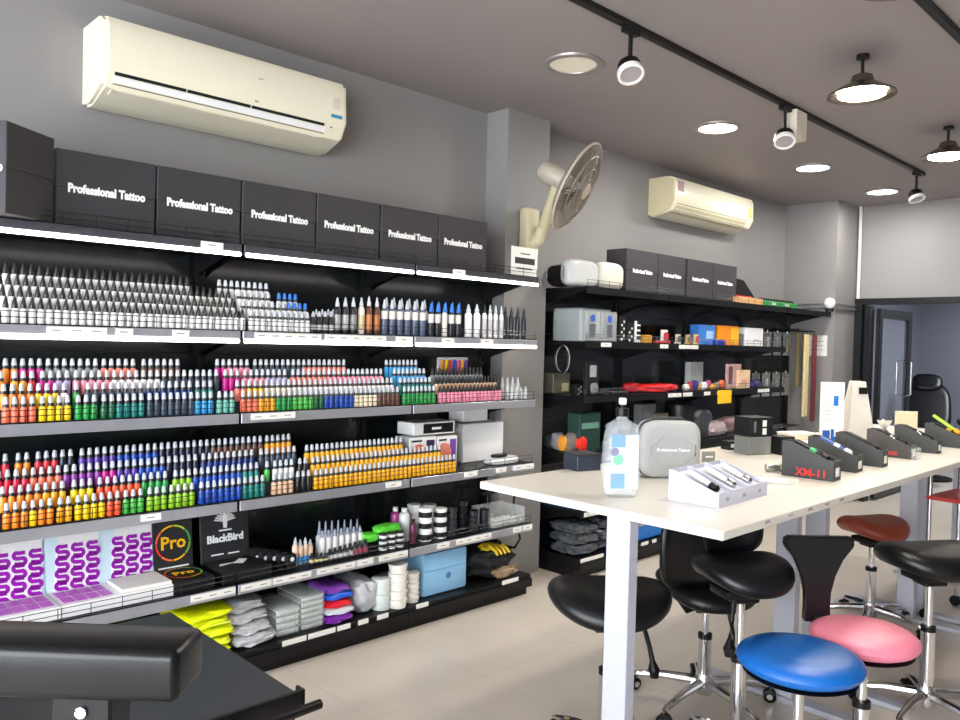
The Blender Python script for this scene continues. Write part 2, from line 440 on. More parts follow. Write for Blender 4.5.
def section(z, bay, rows, **kw):
    ex = []
    for t, r in enumerate(rows):
        ex.append(tier_run(SHN[z], BAYN[bay], t, r, z, **{k: v for k, v in kw.items() if k != 'desc'}) if r else None)
    risers(ex, z, desc=kw.get('desc', SHN[z]+', '+BAYN[bay]), **{k: v for k, v in kw.items() if k in ('rise', 'tread', 'y0')})
W = 'white'
# highest shelf, small black-tipped bottles with white labels
section(1.474, 0, [[(1, 245, W)], [(-2, 238, W)], [(-5, 232, W)], [(-8, 193, W)]], cap='k', rise=.041)
section(1.474, 1, [[(248, 308, W)], [(240, 285, W), (286, 307, W, '1f6fd0')], [(236, 273, W), (276, 300, W, '1f6fd0')], [(216, 268, W)]], cap='w', rise=.041)
# second shelf
section(1.133, 0, [
    [(1, 38, 'salmon'), (38, 74, 'yellow'), (74, 100, 'green'), (100, 114, 'dark_green'), (114, 146, 'teal'), (146, 192, 'slate'), (192, 216, 'sky_blue'), (216, 236, 'pale_teal')],
    [(-1, 32, 'orange'), (32, 60, 'yellow'), (60, 72, 'white'), (72, 84, 'green'), (84, 145, 'slate'), (145, 194, 'deep_blue'), (194, 216, 'teal')],
    [(-4, 10, 'orange'), (10, 26, 'amber'), (26, 38, 'red'), (38, 52, 'magenta'), (52, 72, 'lilac'), (72, 110, 'pink'), (110, 160, 'white'), (160, 220, 'slate')],
    [(-8, 18, 'orange'), (18, 44, 'magenta'), (44, 100, 'grey'), (100, 140, 'coral'), (140, 183, 'brown')]])
section(1.133, 1, [
    [(240, 258, 'salmon'), (258, 275, 'amber'), (275, 290, 'green'), (290, 312, 'light_green'), (312, 322, 'dark_green'), (322, 352, 'blue'), (352, 376, 'cream'), (376, 398, 'brown')],
    [(234, 246, 'coral'), (246, 262, 'yellow'), (262, 290, 'cream'), (290, 392, 'white')],
    [(222, 242, 'magenta'), (242, 264, 'pink'), (264, 290, 'lilac'), (290, 326, 'coral'), (326, 385, 'pink')],
    [(214, 226, 'magenta'), (226, 252, 'pink'), (252, 300, 'slate'), (300, 345, 'coral')]])
section(1.133, 2, [
    [(402, 436, 'green'), (438, 502, 'pink', 'k')],
    [(398, 430, 'teal'), (434, 498, 'beige', 'k')],
    [(392, 428, 'sky_blue'), (430, 482, 'grey', 'k')],
    [(384, 418, 'sky_blue')]])
# third shelf
section(.768, 0, [
    [(2, 26, 'orange'), (26, 37, 'yellow'), (37, 56, 'orange'), (56, 74, 'amber'), (74, 106, 'yellow'), (106, 122, 'orange_red'), (122, 146, 'light_green'), (146, 168, 'lime'), (168, 198, 'lime'), (198, 240, 'blue'), (240, 264, 'teal')],
    [(-2, 40, 'orange'), (40, 70, 'amber'), (70, 96, 'yellow'), (96, 138, 'orange_red'), (138, 172, 'green'), (172, 192, 'lime'), (192, 240, 'blue'), (240, 262, 'teal')],
    [(-6, 28, 'crimson'), (28, 60, 'salmon'), (60, 100, 'purple'), (100, 114, 'magenta'), (114, 136, 'violet'), (136, 164, 'blue'), (164, 200, 'navy'), (200, 256, 'deep_blue')],
    [(-8, 14, 'crimson'), (14, 34, 'orange'), (34, 58, 'red'), (58, 78, 'navy'), (78, 116, 'violet'), (116, 156, 'blue'), (156, 210, 'navy'), (210, 262, 'brown')]], rise=.052)
section(.768, 1, [
    [(271, 293, 'beige'), (295, 311, 'black')],
    [(264, 271, 'light_green'), (272, 296, 'white'), (297, 309, 'black')],
    [(258, 296, 'slate')],
    [(264, 292, 'amber')]], rise=.052)
section(.768, 2, [
    [(313, 456, 'golden_yellow')],
    [(310, 440, 'golden_yellow')],
    [(304, 402, 'golden_yellow')],
    []], rise=.052, desc='third bottle shelf, under the yellow bottles')

TW = {1: 1.0, 0: 1.45, 2: .95, 3: .9}
BOT.sort(key=lambda b: -TW[b['ti']]/Vector((b['x'], b['y'], b['z']-H)).dot(AF))
ORD = ['', 'first', 'second', 'third', 'fourth', 'fifth', 'sixth', 'seventh', 'eighth', 'ninth', 'tenth', 'eleventh', 'twelfth'] + \
      ['thirteenth', 'fourteenth', 'fifteenth', 'sixteenth', 'seventeenth', 'eighteenth', 'nineteenth', 'twentieth'] + \
      ['twenty-'+w for w in ('first', 'second', 'third', 'fourth', 'fifth', 'sixth', 'seventh', 'eighth', 'ninth')] + ['thirtieth'] + \
      ['thirty-'+w for w in ('first', 'second', 'third', 'fourth', 'fifth', 'sixth', 'seventh', 'eighth', 'ninth')]
capn = {'w': '', 'k': 'black-tipped ', '1f6fd0': 'blue-capped '}
used = {}
for b in BOT[:300]:
    key = (b['c'], b['cap'])
    if key not in BM: BM[key] = bottle_meshes(*key)
    bm_, cm_ = BM[key]
    o = link('ink_bottle', bm_, None, (b['x'], b['y'], b['z'])); link('cap', cm_, o)
    nm = NAMES[b['c']]
    if b['n'] == 1: lab = f"lone {capn[b['cap']]}{nm} ink bottle, {b['tier']} tier, {b['shelf']}, {b['bay']}"
    else: lab = f"{ORD[b['k']]} {capn[b['cap']]}{nm} ink bottle from the left, {b['tier']} tier, {b['shelf']}, {b['bay']}"
    if lab in used: used[lab] += 1; lab = lab.replace(' from the left', ' in the farther run').replace('highest bottle shelf', 'top bottle shelf')
    used[lab] = 1
    tag(o, lab, 'bottle', 'ink bottles on the lit shelves')
# the remaining bottles, one object
def rest(blist):
    verts, faces, mi, mats = [], [], [], []
    cache = {}
    for b in blist:
        key = (b['c'], b['cap'])
        if key not in BM: BM[key] = bottle_meshes(*key)
        for me in BM[key]:
            if me not in cache:
                cache[me] = ([v.co.copy() for v in me.vertices], [(list(p.vertices), p.material_index) for p in me.polygons])
            vs, fs = cache[me]; off = len(verts); o = Vector((b['x'], b['y'], b['z']))
            verts += [v+o for v in vs]
            ix = []
            for m_ in me.materials:
                if m_ not in mats: mats.append(m_)
                ix.append(mats.index(m_))
            for f, k in fs: faces.append([v+off for v in f]); mi.append(ix[k])
    me = bpy.data.meshes.new('ink_bottle'); me.from_pydata(verts, [], faces)
    for m_ in mats: me.materials.append(m_)
    me.polygons.foreach_set('material_index', mi); me.shade_smooth(); me.set_sharp_from_angle(angle=.6)
    return me
o = link('ink_bottle', rest(BOT[300:])); tag(o, 'remaining small ink bottles in the back tiers of the lit shelves', 'bottle', None, 'stuff')
print('BOTTLES', len(BOT))

# ------------------------------------------------------------------ boxes on top of the shelving
M_LET = mat('white_print', 'f2f2f2', .5)
def gift_box(x0, x1, yf, z0, h, d, label, words='Professional Tattoo', sx=.80, size=.043, rz=0, group='charcoal gift boxes on top of the shelving'):
    w = x1-x0; t = thing('gift_box', label, 'box', ((x0+x1)/2, yf, z0), rz, group)
    obj('box_base', P().box(-w/2+.002, w/2-.002, .002, d-.002, 0, h*.5, M_CARD, bev=.002), t)
    obj('lid', P().box(-w/2, w/2, 0, d, h*.5, h, M_CARD, bev=.003), t)
    if words: text(words, size, M_LET, t, (0, -.0008, h*.50), bold=.0022, sx=sx)
    return t
GB = [.858, 1.218, 1.572, 1.935, 2.292, 2.662, 3.015]
wh = ['nearest the left air conditioner end', 'second in the row', 'third in the row', 'fourth in the row', 'fifth in the row', 'at the column end']
for k in range(6):
    gift_box(GB[k]+.003, GB[k+1]-.003, 3.08, 1.834, .272, .325, f'charcoal lettered box on the lit shelving, {wh[k]}' if k else 'charcoal lettered box on the lit shelving, beside the turned plain box')
gift_box(.43, .73, 3.048, 1.834, .30, .23, 'tall dark box turned sideways at the left end of the lit shelving', rz=-.91)
G2B = [(4.36, 4.735), (4.742, 5.09), (5.12, 5.485), (5.492, 5.85)]
wh = ['beside the clear cases', 'second from the clear cases', 'third from the clear cases', 'beside the orange box']
for k, (a, b) in enumerate(G2B):
    gift_box(a, b, 3.12, 1.816, .291, .17, f'charcoal lettered box on the unlit shelving, {wh[k]}', size=.036)
# clear cases and black pouch
def case_clear(px0, px1, pyt, label, seed, m=M_CLEAR2, Y=3.10):
    x0, x1 = xat(px0, Y, 1.85), xat(px1, Y, 1.85); h = zat(pyt, (x0+x1)/2, Y)-1.816
    t = thing('clear_zip_case', label, 'case', ((x0+x1)/2, Y, 1.816)); w = (x1-x0)/2
    p = P(); p.cushion(w, h/2, .11, m, ex=4, c=(0, 0, h/2), R=Matrix.Rotation(PI/2, 3, 'X'), edge=.5, seg=32)
    me = p.mesh('shell'); me.transform(Matrix.Translation((0, .115, 0))); link('shell', me, t)
    z = P(); pts = []
    for k in range(33):
        a = 2*PI*k/32; pts.append(((w-.004)*math.copysign(abs(math.cos(a))**.5, math.cos(a)), .06, h/2+(h/2-.006)*math.copysign(abs(math.sin(a))**.5, math.sin(a))))
    z.tube(pts, .005, M_BLKP, 6); obj('zip', z, t)
    c = P(); rnd = random.Random(seed)
    for k in range(7): zz = .02+k*(h-.05)/7; c.box(-w*.75, w*.75, .02, .095, zz, zz+.012, colm(rnd.choice(['d8d8d2', 'b8bab4', 'c8c4b8'])))
    obj('contents', c, t)
case_clear(571, 602, 259, 'shiny clear zip case packed with grey pads beside the black pouch', 3)
case_clear(603, 627, 262, 'cream rounded zip case between the clear case and the charcoal boxes', 5, mat('cream_shell', 'd6d3c6', .35, noise=.04))
x0 = xat(563, 3.2, 1.85); tag(obj('pouch', P().blob(x0-.02, x0+.10, 3.16, 3.34, 1.815, 1.96, M_BLKP, .1, 2)), 'small black pouch at the left end of the unlit shelving top', 'pouch')
# boxes near the right end of that top shelf
a, b = xat(737, 3.08, 1.83), xat(761, 3.08, 1.83)
tag(obj('cardboard_box', P().box(a+.01, b, 3.06, 3.15, 1.815, 1.867, mat('tan_card', 'd9a56c', .6, noise=.06), bev=.003)), 'flat tan cardboard box next to the last charcoal box', 'box')
t = thing('picture_frame', 'black frame with a red band leaning behind the tan box', 'frame', ((a+b)/2+.09, 3.17, 1.816))
obj('frame', P().prism([(-.22, 0), (.28, 0), (-.02, .20), (-.22, .215)], .02, M_BLK), t); obj('band', P().box(-.2, .12, -.004, -.001, .03, .075, colm('a8282c')), t)
a, b = xat(763, 3.08, 1.83), xat(795, 3.08, 1.83)
t = thing('green_case', 'flat green case with black lid at the far end of the top shelf', 'case', ((a+b)/2, 3.06, 1.816)); w = (b-a)/2
obj('body', P().box(-w, w, 0, .2, 0, .045, colm('2f9a48'), bev=.006), t); obj('lid', P().box(-w, w*.9, .02, .2, .045, .065, M_BLKP, bev=.005), t)
for q in (-.5, .3): obj('latch', P().box(w*q-.03, w*q+.03, -.006, -.0005, .012, .032, M_PAPER), t)
# clip-on lamp at the tip of the shelf
p0 = Vector((7.45, 3.03, 1.817))
t = thing('security_camera', 'small white round camera clipped to the tip of the top shelf', 'camera', p0)
obj('clamp', P().cyl((0, 0, .002), .035, .03, M_BLKP), t); obj('head', P().lathe([(0, 0), (.03, .008), (.048, .035), (.05, .06), (.038, .09), (0, .105)], M_WHITE, 20, (0, 0, .03)), t)
# notice on the column end
x0, x1 = xat(506, 3.06, 1.9), xat(542, 3.06, 1.9)
t = thing('notice_card', 'white notice card with black lettering at the column end of the lit shelving', 'sign', (3.30, 3.07, 1.834))
obj('card', P().box(-.10, .115, 0, .008, 0, .165, M_PAPER), t)
obj('print', P().box(-.075, .09, -.002, -.0003, .07, .105, M_CARBON).box(-.06, .07, -.002, -.0003, .04, .048, M_CARBON).box(-.03, .05, -.002, -.0003, .125, .131, M_CARBON), t)

# ------------------------------------------------------------------ taller bottles on the highest bottle shelf
def tall_bottle(px, pyt, Y, z, r, body, label, cat='bottle', cap='w', band=None, name='squeeze_bottle', group=None, tip=True, bodyh=.74):
    X = xat(px, Y, z+.05); h = zat(pyt, X, Y)-z-.002
    t = thing(name, label, cat, (X, Y, z+.002), group=group); bm_ = body if not isinstance(body, str) else colm(body, .35)
    cm = {'w': M_NOZ, 'k': M_NOZB}.get(cap) or colm(cap)
    bh = h*bodyh
    obj('body', P().lathe([(0, 0), (r*.94, 0), (r, .003), (r, bh*.88), (r*.8, bh*.96), (r*.45, bh), (0, bh)], bm_, 16), t)
    obj('cap', P().lathe([(r*.62, bh), (r*.62, bh+.08*h), (r*.45, bh+.12*h), (r*.2, h*.98), (0, h)] if tip else [(r*.55, bh), (r*.55, h), (0, h)], cm, 14), t)
    if band: obj('label_band', P().lathe([(r+.0006, bh*band[0]), (r+.0006, bh*band[1])], colm(band[2]), 16), t)
    return t
B1 = zip([313, 319, 325, 331], ['beside the blue caps', 'second', 'third', 'fourth'])
for px, w in B1: tall_bottle(px, 311, 3.07, 1.474, .0145, '1a1b1e', f'short black bottle with white tip, {w}, highest bottle shelf', band=(.2, .5, 'b8b8b8'), group='short black bottles')
for k, px in enumerate([316, 322, 328, 333]): tall_bottle(px, 309, 3.105, 1.474, .0145, '1a1b1e', f'short black bottle in the row behind, {["first", "second", "third", "fourth"][k]} from the left', group='short black bottles')
cols = ['17181b', '1d1e22', '17181b', 'ded8cc', '5a3320', '5a3320']
nm = ['plain black', 'black with pale lettering', 'black', 'pale labelled', 'brown', 'dark brown']
for k, px in enumerate([337, 345, 353, 361, 368.5, 376.5]):
    tall_bottle(px, 297-(k == 4), 3.07, 1.474, .016, cols[k], f'tall {nm[k]} bottle with white cap, {["first", "second", "third", "fourth", "fifth", "sixth"][k]} of the tall ones', band=(.15, .7, ['9a9a9a', 'a8a8a8', '8a8a8a', 'c8b890', 'c07840', 'b06a38'][k]), group='tall white-capped bottles')
for k in range(6):
    px = 384+k*7.6
    tall_bottle(px, 299+k*.4, 3.07, 1.474, .0165, '55607c', f'slate blue bottle with white shoulder label, {ORD[k+1]} from the left, front row', band=(.6, .9, 'e6ded8'), group='slate blue bottles')
    tall_bottle(px+2, 297+k*.5, 3.115, 1.474, .0165, '55607c', f'slate blue bottle, {ORD[k+1]} from the left, row behind', band=(.6, .9, 'e6ded8'), group='slate blue bottles')
for k in range(5):
    px = 430.5+k*6.8
    tall_bottle(px, 303+k*.3, 3.07, 1.474, .0155, ['22242a', '22242a', 'e4ded8', '22242a', '22242a'][k], f'blue-capped bottle with pale label, {ORD[k+1]} from the left', cap='2a78d8', band=(.55, .9, 'e0dcd8'), group='blue-capped bottles')
    tall_bottle(px+1, 301+k*.3, 3.115, 1.442, .0155, '22242a', f'blue-capped bottle in the row behind, {ORD[k+1]} from the left', cap='2a78d8', group='blue-capped bottles')
for k in range(2): tall_bottle(468+k*8.4, 304, 3.07, 1.474, .020, 'f0eeee', f'large plain white squeeze bottle, {["left", "right"][k]} one of two', band=None, bodyh=.75, group='large white bottles')
for k in range(4): tall_bottle(484+k*5.6, 304+k*.5, 3.07+.004*(k % 2), 1.474, .0135, 'eceaea', f'white bottle with grey script, {ORD[k+1]} beside the large white pair', cap='k' if k == 0 else 'w', band=(.2, .75, 'c4c0c4'), group='white script bottles')
for k in range(4): tall_bottle(505+k*6.2, 306+k*.5, 3.08, 1.474, .0145, '1a1f2c', f'dark navy bottle with black tip, {ORD[k+1]} at the column end', cap='k', group='navy bottles')

# small end-of-shelf things on the second bottle shelf
rnd = random.Random(4)
x0, x1 = xat(434, 3.30, 1.3), xat(467, 3.30, 1.3)
t = thing('blister_pouch', 'clear pouch of rainbow coloured tubes behind the black-capped bottles', 'pouch', ((x0+x1)/2, 3.28, 1.135+.115))
obj('pouch_film', P().box(-.115, .115, 0, .012, 0, .115, M_CLEAR2, bev=.004), t)
for k, c in enumerate(['f08a28', 'f6cf08', 'e0303c', '1c4cb4', 'e85aa0', 'f5a81e', '5c3aa4']): obj('tube', P().tube([(-.09+k*.03, -.006, .01), (-.086+k*.03, -.006, .10)], .009, colm(c)), t)
tag(obj('box', P().box(x0+.02, x1-.02, 3.26, 3.4, 1.1345, 1.245, M_BLKP, bev=.004)), 'black carton hidden under the rainbow tube pouch', 'box')
for k in range(5): tall_bottle(507+k*4.6, 386+(k % 2), 3.075, 1.133, .011, M_CLEAR2, f'small clear bottle at the column end, {ORD[k+1]} from the left', name='clear_bottle', group='small clear bottles')
for k in range(4): tall_bottle(502+k*5.2, 377, 3.13, 1.133, .012, M_CLEAR2, f'taller clear bottle in the row behind, {ORD[k+1]} from the left', name='clear_bottle', group='small clear bottles')

# ------------------------------------------------------------------ third bottle shelf, right end
Z3 = .770
def pbox(name, label, cat, px0, px1, pyt, Yf, z, d, m, bev=.003, parts=None, group=None):
    x0, x1 = xat(px0, Yf, z+.05), xat(px1, Yf, z+.05); h = zat(pyt, (x0+x1)/2, Yf)-z
    t = thing(name, label, cat, ((x0+x1)/2, Yf, z), group=group); w = (x1-x0)/2
    obj('carton' if 'box' in name else 'body', P().box(-w, w, 0, d, 0, h, m, bev=bev), t)
    if parts: parts(t, w, h, d)
    return t
def face_art(c1, c2):
    def f(t, w, h, d):
        obj('printed_panel', P().lathe([(0, 0), (h*.30, 0), (h*.28, .0012), (0, .0014)], colm(c1), 14, (-w*.3, -.0003, h*.5), (0, -1, 0)).box(w*.25, w*.85, -.0014, -.0003, h*.1, h*.9, colm(c2)), t)
        obj('lettering', P().box(-w*.85, -w*.1, -.0016, -.0004, h*.86, h*.92, M_CARBON), t)
    return f
pbox('ink_set_box', 'white box printed with a coral face, left of two', 'box', 409, 436, 437, 3.16, Z3, .12, M_WHITE, parts=face_art('e8705a', '3a2a5a'))
pbox('ink_set_box', 'white box printed with a coral and violet pattern, right of two', 'box', 437, 457, 436, 3.16, Z3, .12, M_WHITE, parts=face_art('f0907a', '7a4ab0'))
def blk_label(t, w, h, d):
    obj('label_panel', P().box(-w*.55, w*.9, -.0015, -.0003, h*.12, h*.88, M_CARDB), t); obj('lettering', P().box(-w*.15, w*.3, -.003, -.0018, h*.4, h*.6, M_LET), t)
x0, x1 = xat(409, 3.20, .85), xat(450, 3.20, .85)
t = thing('machine_box', 'white box with black label lying on the printed ink boxes', 'box', ((x0+x1)/2, 3.165, zat(436, 2.65, 3.165)+.003)); w = (x1-x0)/2
obj('carton', P().box(-w, w, 0, .14, 0, .066, M_WHITE, bev=.003), t); blk_label(t, w, .066, .14)
pbox('white_carton', 'plain white carton at the end of the third bottle shelf', 'box', 463, 503, 423, 3.24, Z3, .17, M_WHITE)
x0 = xat(480, 3.28, .95); t0 = zat(423, 3.05, 3.24)
tag(obj('white_carton', P().box(x0-.14, x0+.05, 3.27, 3.40, t0+.003, t0+.078, M_WHITE, bev=.003)), 'narrow white carton stacked on the plain white carton', 'box')
t = thing('label_scanner', 'small white machine with a black slot at the shelf end', 'machine', (xat(500, 3.13, .75), 3.12, Z3))
obj('body', P().cushion(.115, .06, .035, M_WHITE, ex=3, edge=.5), t); obj('top_cover', P().cushion(.06, .03, .015, M_BLKP, c=(-.02, 0, .036), edge=.5), t)
obj('cord', P().tube([(.11, .01, .02), (.16, .10, .012), (.13, .24, .08), (.07, .29, .22), (.05, .30, .30)], .006, M_BLKP), t)
# small yellow packs in front of the printed boxes
for k in range(2):
    x0, x1 = xat([403, 432][k], 3.08, .74), xat([431, 457][k], 3.08, .74)
    t = thing('cartridge_tray', f'low {["left", "right"][k]} tray of golden cartridges with black caps in front of the printed boxes', 'tray', ((x0+x1)/2, 3.135, Z3))
    w = (x1-x0)/2; obj('tray', P().box(-w+.004, w-.004, 0, .02, 0, .025, colm('c98a10')), t)

# ------------------------------------------------------------------ fourth shelf (z = .38)
Z4 = .419
M_PUR = colm('9a12ac', .35); M_PURL = colm('c464cc', .4)
def s_curve(p, cx, cz, w, h, m, yy=-.0016):
    r = h*.25; th = h*.115
    pts = [(w*.5, h*.5-th), (-w*.15, h*.5-th)]
    for k in range(1, 8): a = PI/2+PI*k/8; pts.append((-w*.2+r*.95*math.cos(a), h*.22+ (r*.95)*math.sin(a)))
    pts.append((w*.15, -.02*h))
    for k in range(1, 8): a = PI/2-PI*k/8; pts.append((w*.2+r*.95*math.cos(a), -h*.24+(r*.95)*math.sin(a)))
    pts.append((-w*.5, -h*.5+th))
    L, R_ = [], []
    for i, (x, z) in enumerate(pts):
        a = pts[max(0, i-1)]; b = pts[min(len(pts)-1, i+1)]; dx, dz = b[0]-a[0], b[1]-a[1]; l = math.hypot(dx, dz)
        nx, nz = -dz/l*th*1.25, dx/l*th*1.25
        L.append((cx+x+nx, cz+z+nz)); R_.append((cx+x-nx, cz+z-nz))
    i_ = p.mi(m)
    A = [p.bm.verts.new((x, yy, z)) for x, z in L]; B = [p.bm.verts.new((x, yy, z)) for x, z in R_]
    for i in range(len(A)-1): p.bm.faces.new([A[i], A[i+1], B[i+1], B[i]]).material_index = i_
def needle_board(pxc, label, glabel, w=.21, hh=.30):
    X = xat(pxc, 3.27, .55)
    t = thing('needle_box', label, 'box', (X, 3.05, Z4), group='white needle boxes with purple curls')
    # box body in front, lid standing open behind
    obj('box_base', P().box(-w/2, w/2, .005, .19, 0, .045, M_WHITE, bev=.002), t)
    lid = P(); lid.box(-w/2, w/2, 0, .008, 0, hh, mat('pale_blue_print', 'cfe6f2', .4, noise=.04)); me = lid.mesh('lid')
    lo = link('lid', me, t, (0, .20, .02)); lo.rotation_euler = (-.16, 0, 0)
    pn = P(); pn.prism([(-w*.36, .0), (w*.42, .0), (w*.48, hh*.97), (-w*.22, hh*.97)], .001, M_WHITE, org=(0, -.0012, 0)); obj('printed_panel', pn, lo)
    cu = P()
    for r in range(4):
        for c in range(3): s_curve(cu, -w*.21+c*w*.265+.02*w*r*.6, .030+r*.046, w*.175, .050, M_PUR, -.0024)
    obj('purple_curls', cu, lo)
    return t
for k, (pxc, l) in enumerate([(14, 'standing white box lid with purple curls at the left edge'), (73, 'standing white box lid with purple curls, middle of three'), (128, 'standing white box lid with purple curls beside the black rainbow-lettered box')]):
    t = needle_board(pxc, l, '')
    if k < 2:
        sq = P()
        for r in range(2):
            for c in range(4): sq.box(-.085+c*.044, -.047+c*.044, .03+r*.075, .095+r*.075, .046, .0475, M_PURL)
        obj('purple_windows', sq, t)
    else: obj('tray_insert', P().box(-.095, .095, .012, .18, .046, .06, M_PAPER, bev=.002), t)
# black rainbow box and eagle box
def ring(p, r, th, m, n, a0, a1, y=-.002):
    i_ = p.mi(m); A = []; B = []
    for k in range(n+1):
        a = a0+(a1-a0)*k/n; A.append(p.bm.verts.new((r*math.cos(a), y, r*math.sin(a)))); B.append(p.bm.verts.new(((r-th)*math.cos(a), y, (r-th)*math.sin(a))))
    for k in range(n): p.bm.faces.new([A[k], A[k+1], B[k+1], B[k]]).material_index = i_
def logo_box(px0, px1, label, rainbow):
    x0, x1 = xat(px0, 3.26, .5), xat(px1, 3.26, .5); w = x1-x0
    t = thing('ink_set_box', label, 'box', ((x0+x1)/2, 3.05, Z4))
    obj('box_base', P().box(-w/2, w/2, 0, .2, 0, .05, M_CARDB, bev=.002), t)
    lo = obj('lid', P().box(-w/2, w/2, 0, .012, 0, .235, M_CARBON, bev=.002), t); lo.location = (0, .202, .03); lo.rotation_euler = (-.12, 0, 0)
    if rainbow:
        rg = P()
        cs = ['4caf50', 'cddc39', 'ffc107', 'ff7043', 'e53935', 'ff7043', 'ffc107', '8bc34a']
        for k, c in enumerate(cs): ring(rg, .075, .007, colm(c), 6, 2*PI*k/8, 2*PI*(k+.93)/8)
        ro = obj('ring_emblem', rg, lo); ro.location = (0, 0, .125)
        text('Pro', .075, colm('ffc107'), lo, (0, -.002, .125), bold=.0015)
        r2 = P()
        for k, c in enumerate(cs): ring(r2, .075, .007, colm(c), 6, 2*PI*k/8, 2*PI*(k+.93)/8)
        q = obj('ring_emblem', r2, t); q.location = (0, .11, .051); q.rotation_euler = (-PI/2, 0, 0)
        text('Pro', .06, colm('ffc107'), t, (0, .11, .0525), rot=(0, 0, 0), bold=.0015)
        obj('edge_strip', P().box(-w*.38, w*.38, -.001, 0, .022, .028, M_LET), lo)
    else:
        text('BlackBird', .045, M_LET, lo, (0, -.002, .11), bold=.0018)
        eg = P(); y = -.0025
        for s_ in (-1, 1):
            for k in range(5): a = .25+k*.28; eg.prism([(0, -.004), (s_*.055*math.cos(a), .045*math.sin(a)-.004), (s_*.046*math.cos(a+.12), .04*math.sin(a+.12)-.002)], -.001, M_LET, org=(0, y, .185+.0))
        eg.prism([(-.008, -.03), (.008, -.03), (.012, .02), (0, .035), (-.012, .02)], -.0012, M_LET, org=(0, y-.0003, .185)).box(-.03, .03, y-.001, y, .142, .149, M_LET)
        obj('eagle_emblem', eg, lo)
        obj('lettering', P().box(-w*.3, -w*.05, -.002, -.0008, .04, .046, M_LET).box(.01, w*.28, -.002, -.0008, .038, .044, M_LET), lo)
        obj('white_sticker', P().prism([(-w*.35, .10), (-w*.05, .12), (w*.1, .09), (w*.3, .14), (w*.2, .17), (0, .125), (-w*.3, .13)], .0012, M_LET, org=(0, 0, .051), uy=(0, 1, 0), un=(0, 0, 1)), t)
logo_box(153, 193, 'open black box with a rainbow ring and lettering on its lid', True)
logo_box(201, 249, 'open black box with a white eagle emblem on its lid', False)
# small black boxes
for k in range(5):
    px = 268+k*5.4; X = xat(px, 3.10, .42)
    t = thing('small_black_box', f'little black carton, {["leftmost of the five beside the eagle box", "second of five", "third of five", "fourth of five", "last of five with a white dot"][k]}', 'box', (X, 3.20-.03*k, Z4), group='little black cartons')
    obj('carton', P().box(-.022, .022, 0, .05, 0, .085-.005*k, M_CARDB, bev=.002), t); obj('label_dot', P().cyl((0, -.0015, .045), .010, .001, M_LET, 12, (0, -1, 0)), t)
# squeeze bottles with dark nozzles
for k in range(4): tall_bottle(295+k*5, 537+2*(k % 2), 3.12+.004*k, Z4, .0135, 'e8c8b0', f'peach and blue labelled squeeze bottle, {ORD[k+1]} from the left', cap='w', band=(.05, .42, '4a9ad8'), group='peach squeeze bottles')
for k in range(5): tall_bottle(312+k*4.6, 553, 3.085, Z4, .0125, '25272b', f'short striped black jar bottle, {ORD[k+1]} from the left', cap='k', tip=False, band=(.3, .6, 'd8cc90'), group='short striped bottles')
for k in range(7): tall_bottle(319+k*6.3, 521-k*.4, 3.19, Z4+.0, .016, 'dcdcde', f'cloudy white squeeze bottle with grey nozzle, {ORD[k+1]} in the back row', cap='8b95a6', bodyh=.6, group='cloudy squeeze bottles')
for k in range(7): tall_bottle(322+k*6.3, 530-k*.8, 3.14, Z4, .0155, 'e2e0e2', f'cloudy white squeeze bottle with grey nozzle, {ORD[k+1]} in the front row', cap='8b95a6', group='cloudy squeeze bottles')
for k in range(8): tall_bottle(330+k*5, 549-k*1.4, 3.085, Z4, .0135, '2b2c31', f'low black bottle in front of the cloudy bottles, {ORD[k+1]} from the left', cap='k', tip=False, band=(.25, .7, ['c8c8cc', 'b04060'][k > 4]), group='low black bottles')
# green soap things, small black jars
for k, (px, py, lab) in enumerate([(369, 533, 'bright green tube lying beside the cloudy bottles'), (386, 524, 'bright green glove-like pad draped on black cartons')]):
    X = xat(px, 3.13, .45); z = Z4+.03
    zz = zat(py, X, 3.12)
    if k == 0: tag(obj('tape_roll', P().box(X-.03, X+.03, 3.10, 3.17, Z4, zz-.05, M_BLKP, bev=.003)), 'black carton under the green tube', 'box')
    tag(obj('green_pad', P().blob(X-.045-.03*k, X+.045+.03*k, 3.09, 3.17, zz-.045, zz, colm('5ad23c'), .15, k+3)), lab, 'pad')
def stack(name, label, px, pyt, Y, z, r, n, mbody, mlid, tagm=None, cat='jar stack', group=None, lidf=.25, seg=20, item='jar', pitch=None):
    """n separate jars, one on another"""
    X = xat(px, Y, z+.05); h = (zat(pyt, X, Y)-z)/n
    for k in range(n):
        t = thing(item, (label+f', {["bottom", "second from the bottom", "third from the bottom", "fourth from the bottom", "fifth from the bottom", "sixth from the bottom"][k] if k < n-1 or n == 1 else "topmost"} of the stack') if n > 1 else label, cat, (X, Y, z+.001+k*h), group=group)
        bh = h*(1-lidf)
        obj('body', P().lathe([(0, 0), (r*.93, 0), (r*.95, .002), (r*.95, bh), (0, bh)], mbody, seg), t)
        obj('lid', P().lathe([(0, bh+.0005), (r, bh+.0005), (r, h-.002), (r*.96, h-.0008), (0, h-.0008)], mlid, seg), t)
        if tagm: obj('label_panel', P().lathe([(r*.95+.0008, bh*.2), (r*.95+.0008, bh*.85)], tagm, seg), t)
for k in range(3):
    stack('jar', f'small black box-jar {["left", "middle", "right"][k]} column beside the white tubs', 383+k*8.2, 533-k*1.2, 3.075, Z4, .021, 3, M_BLKP, M_CARDB, colm('d8d8d8'), 'jar', 'small black jars with white labels', item='small_jar')
tall_bottle(395, 507, 3.2, Z4, .025, '8c2a70', 'plum coloured tub at the back beside the white tubs', cap='d8d8d8', tip=False, bodyh=.88, name='tub')
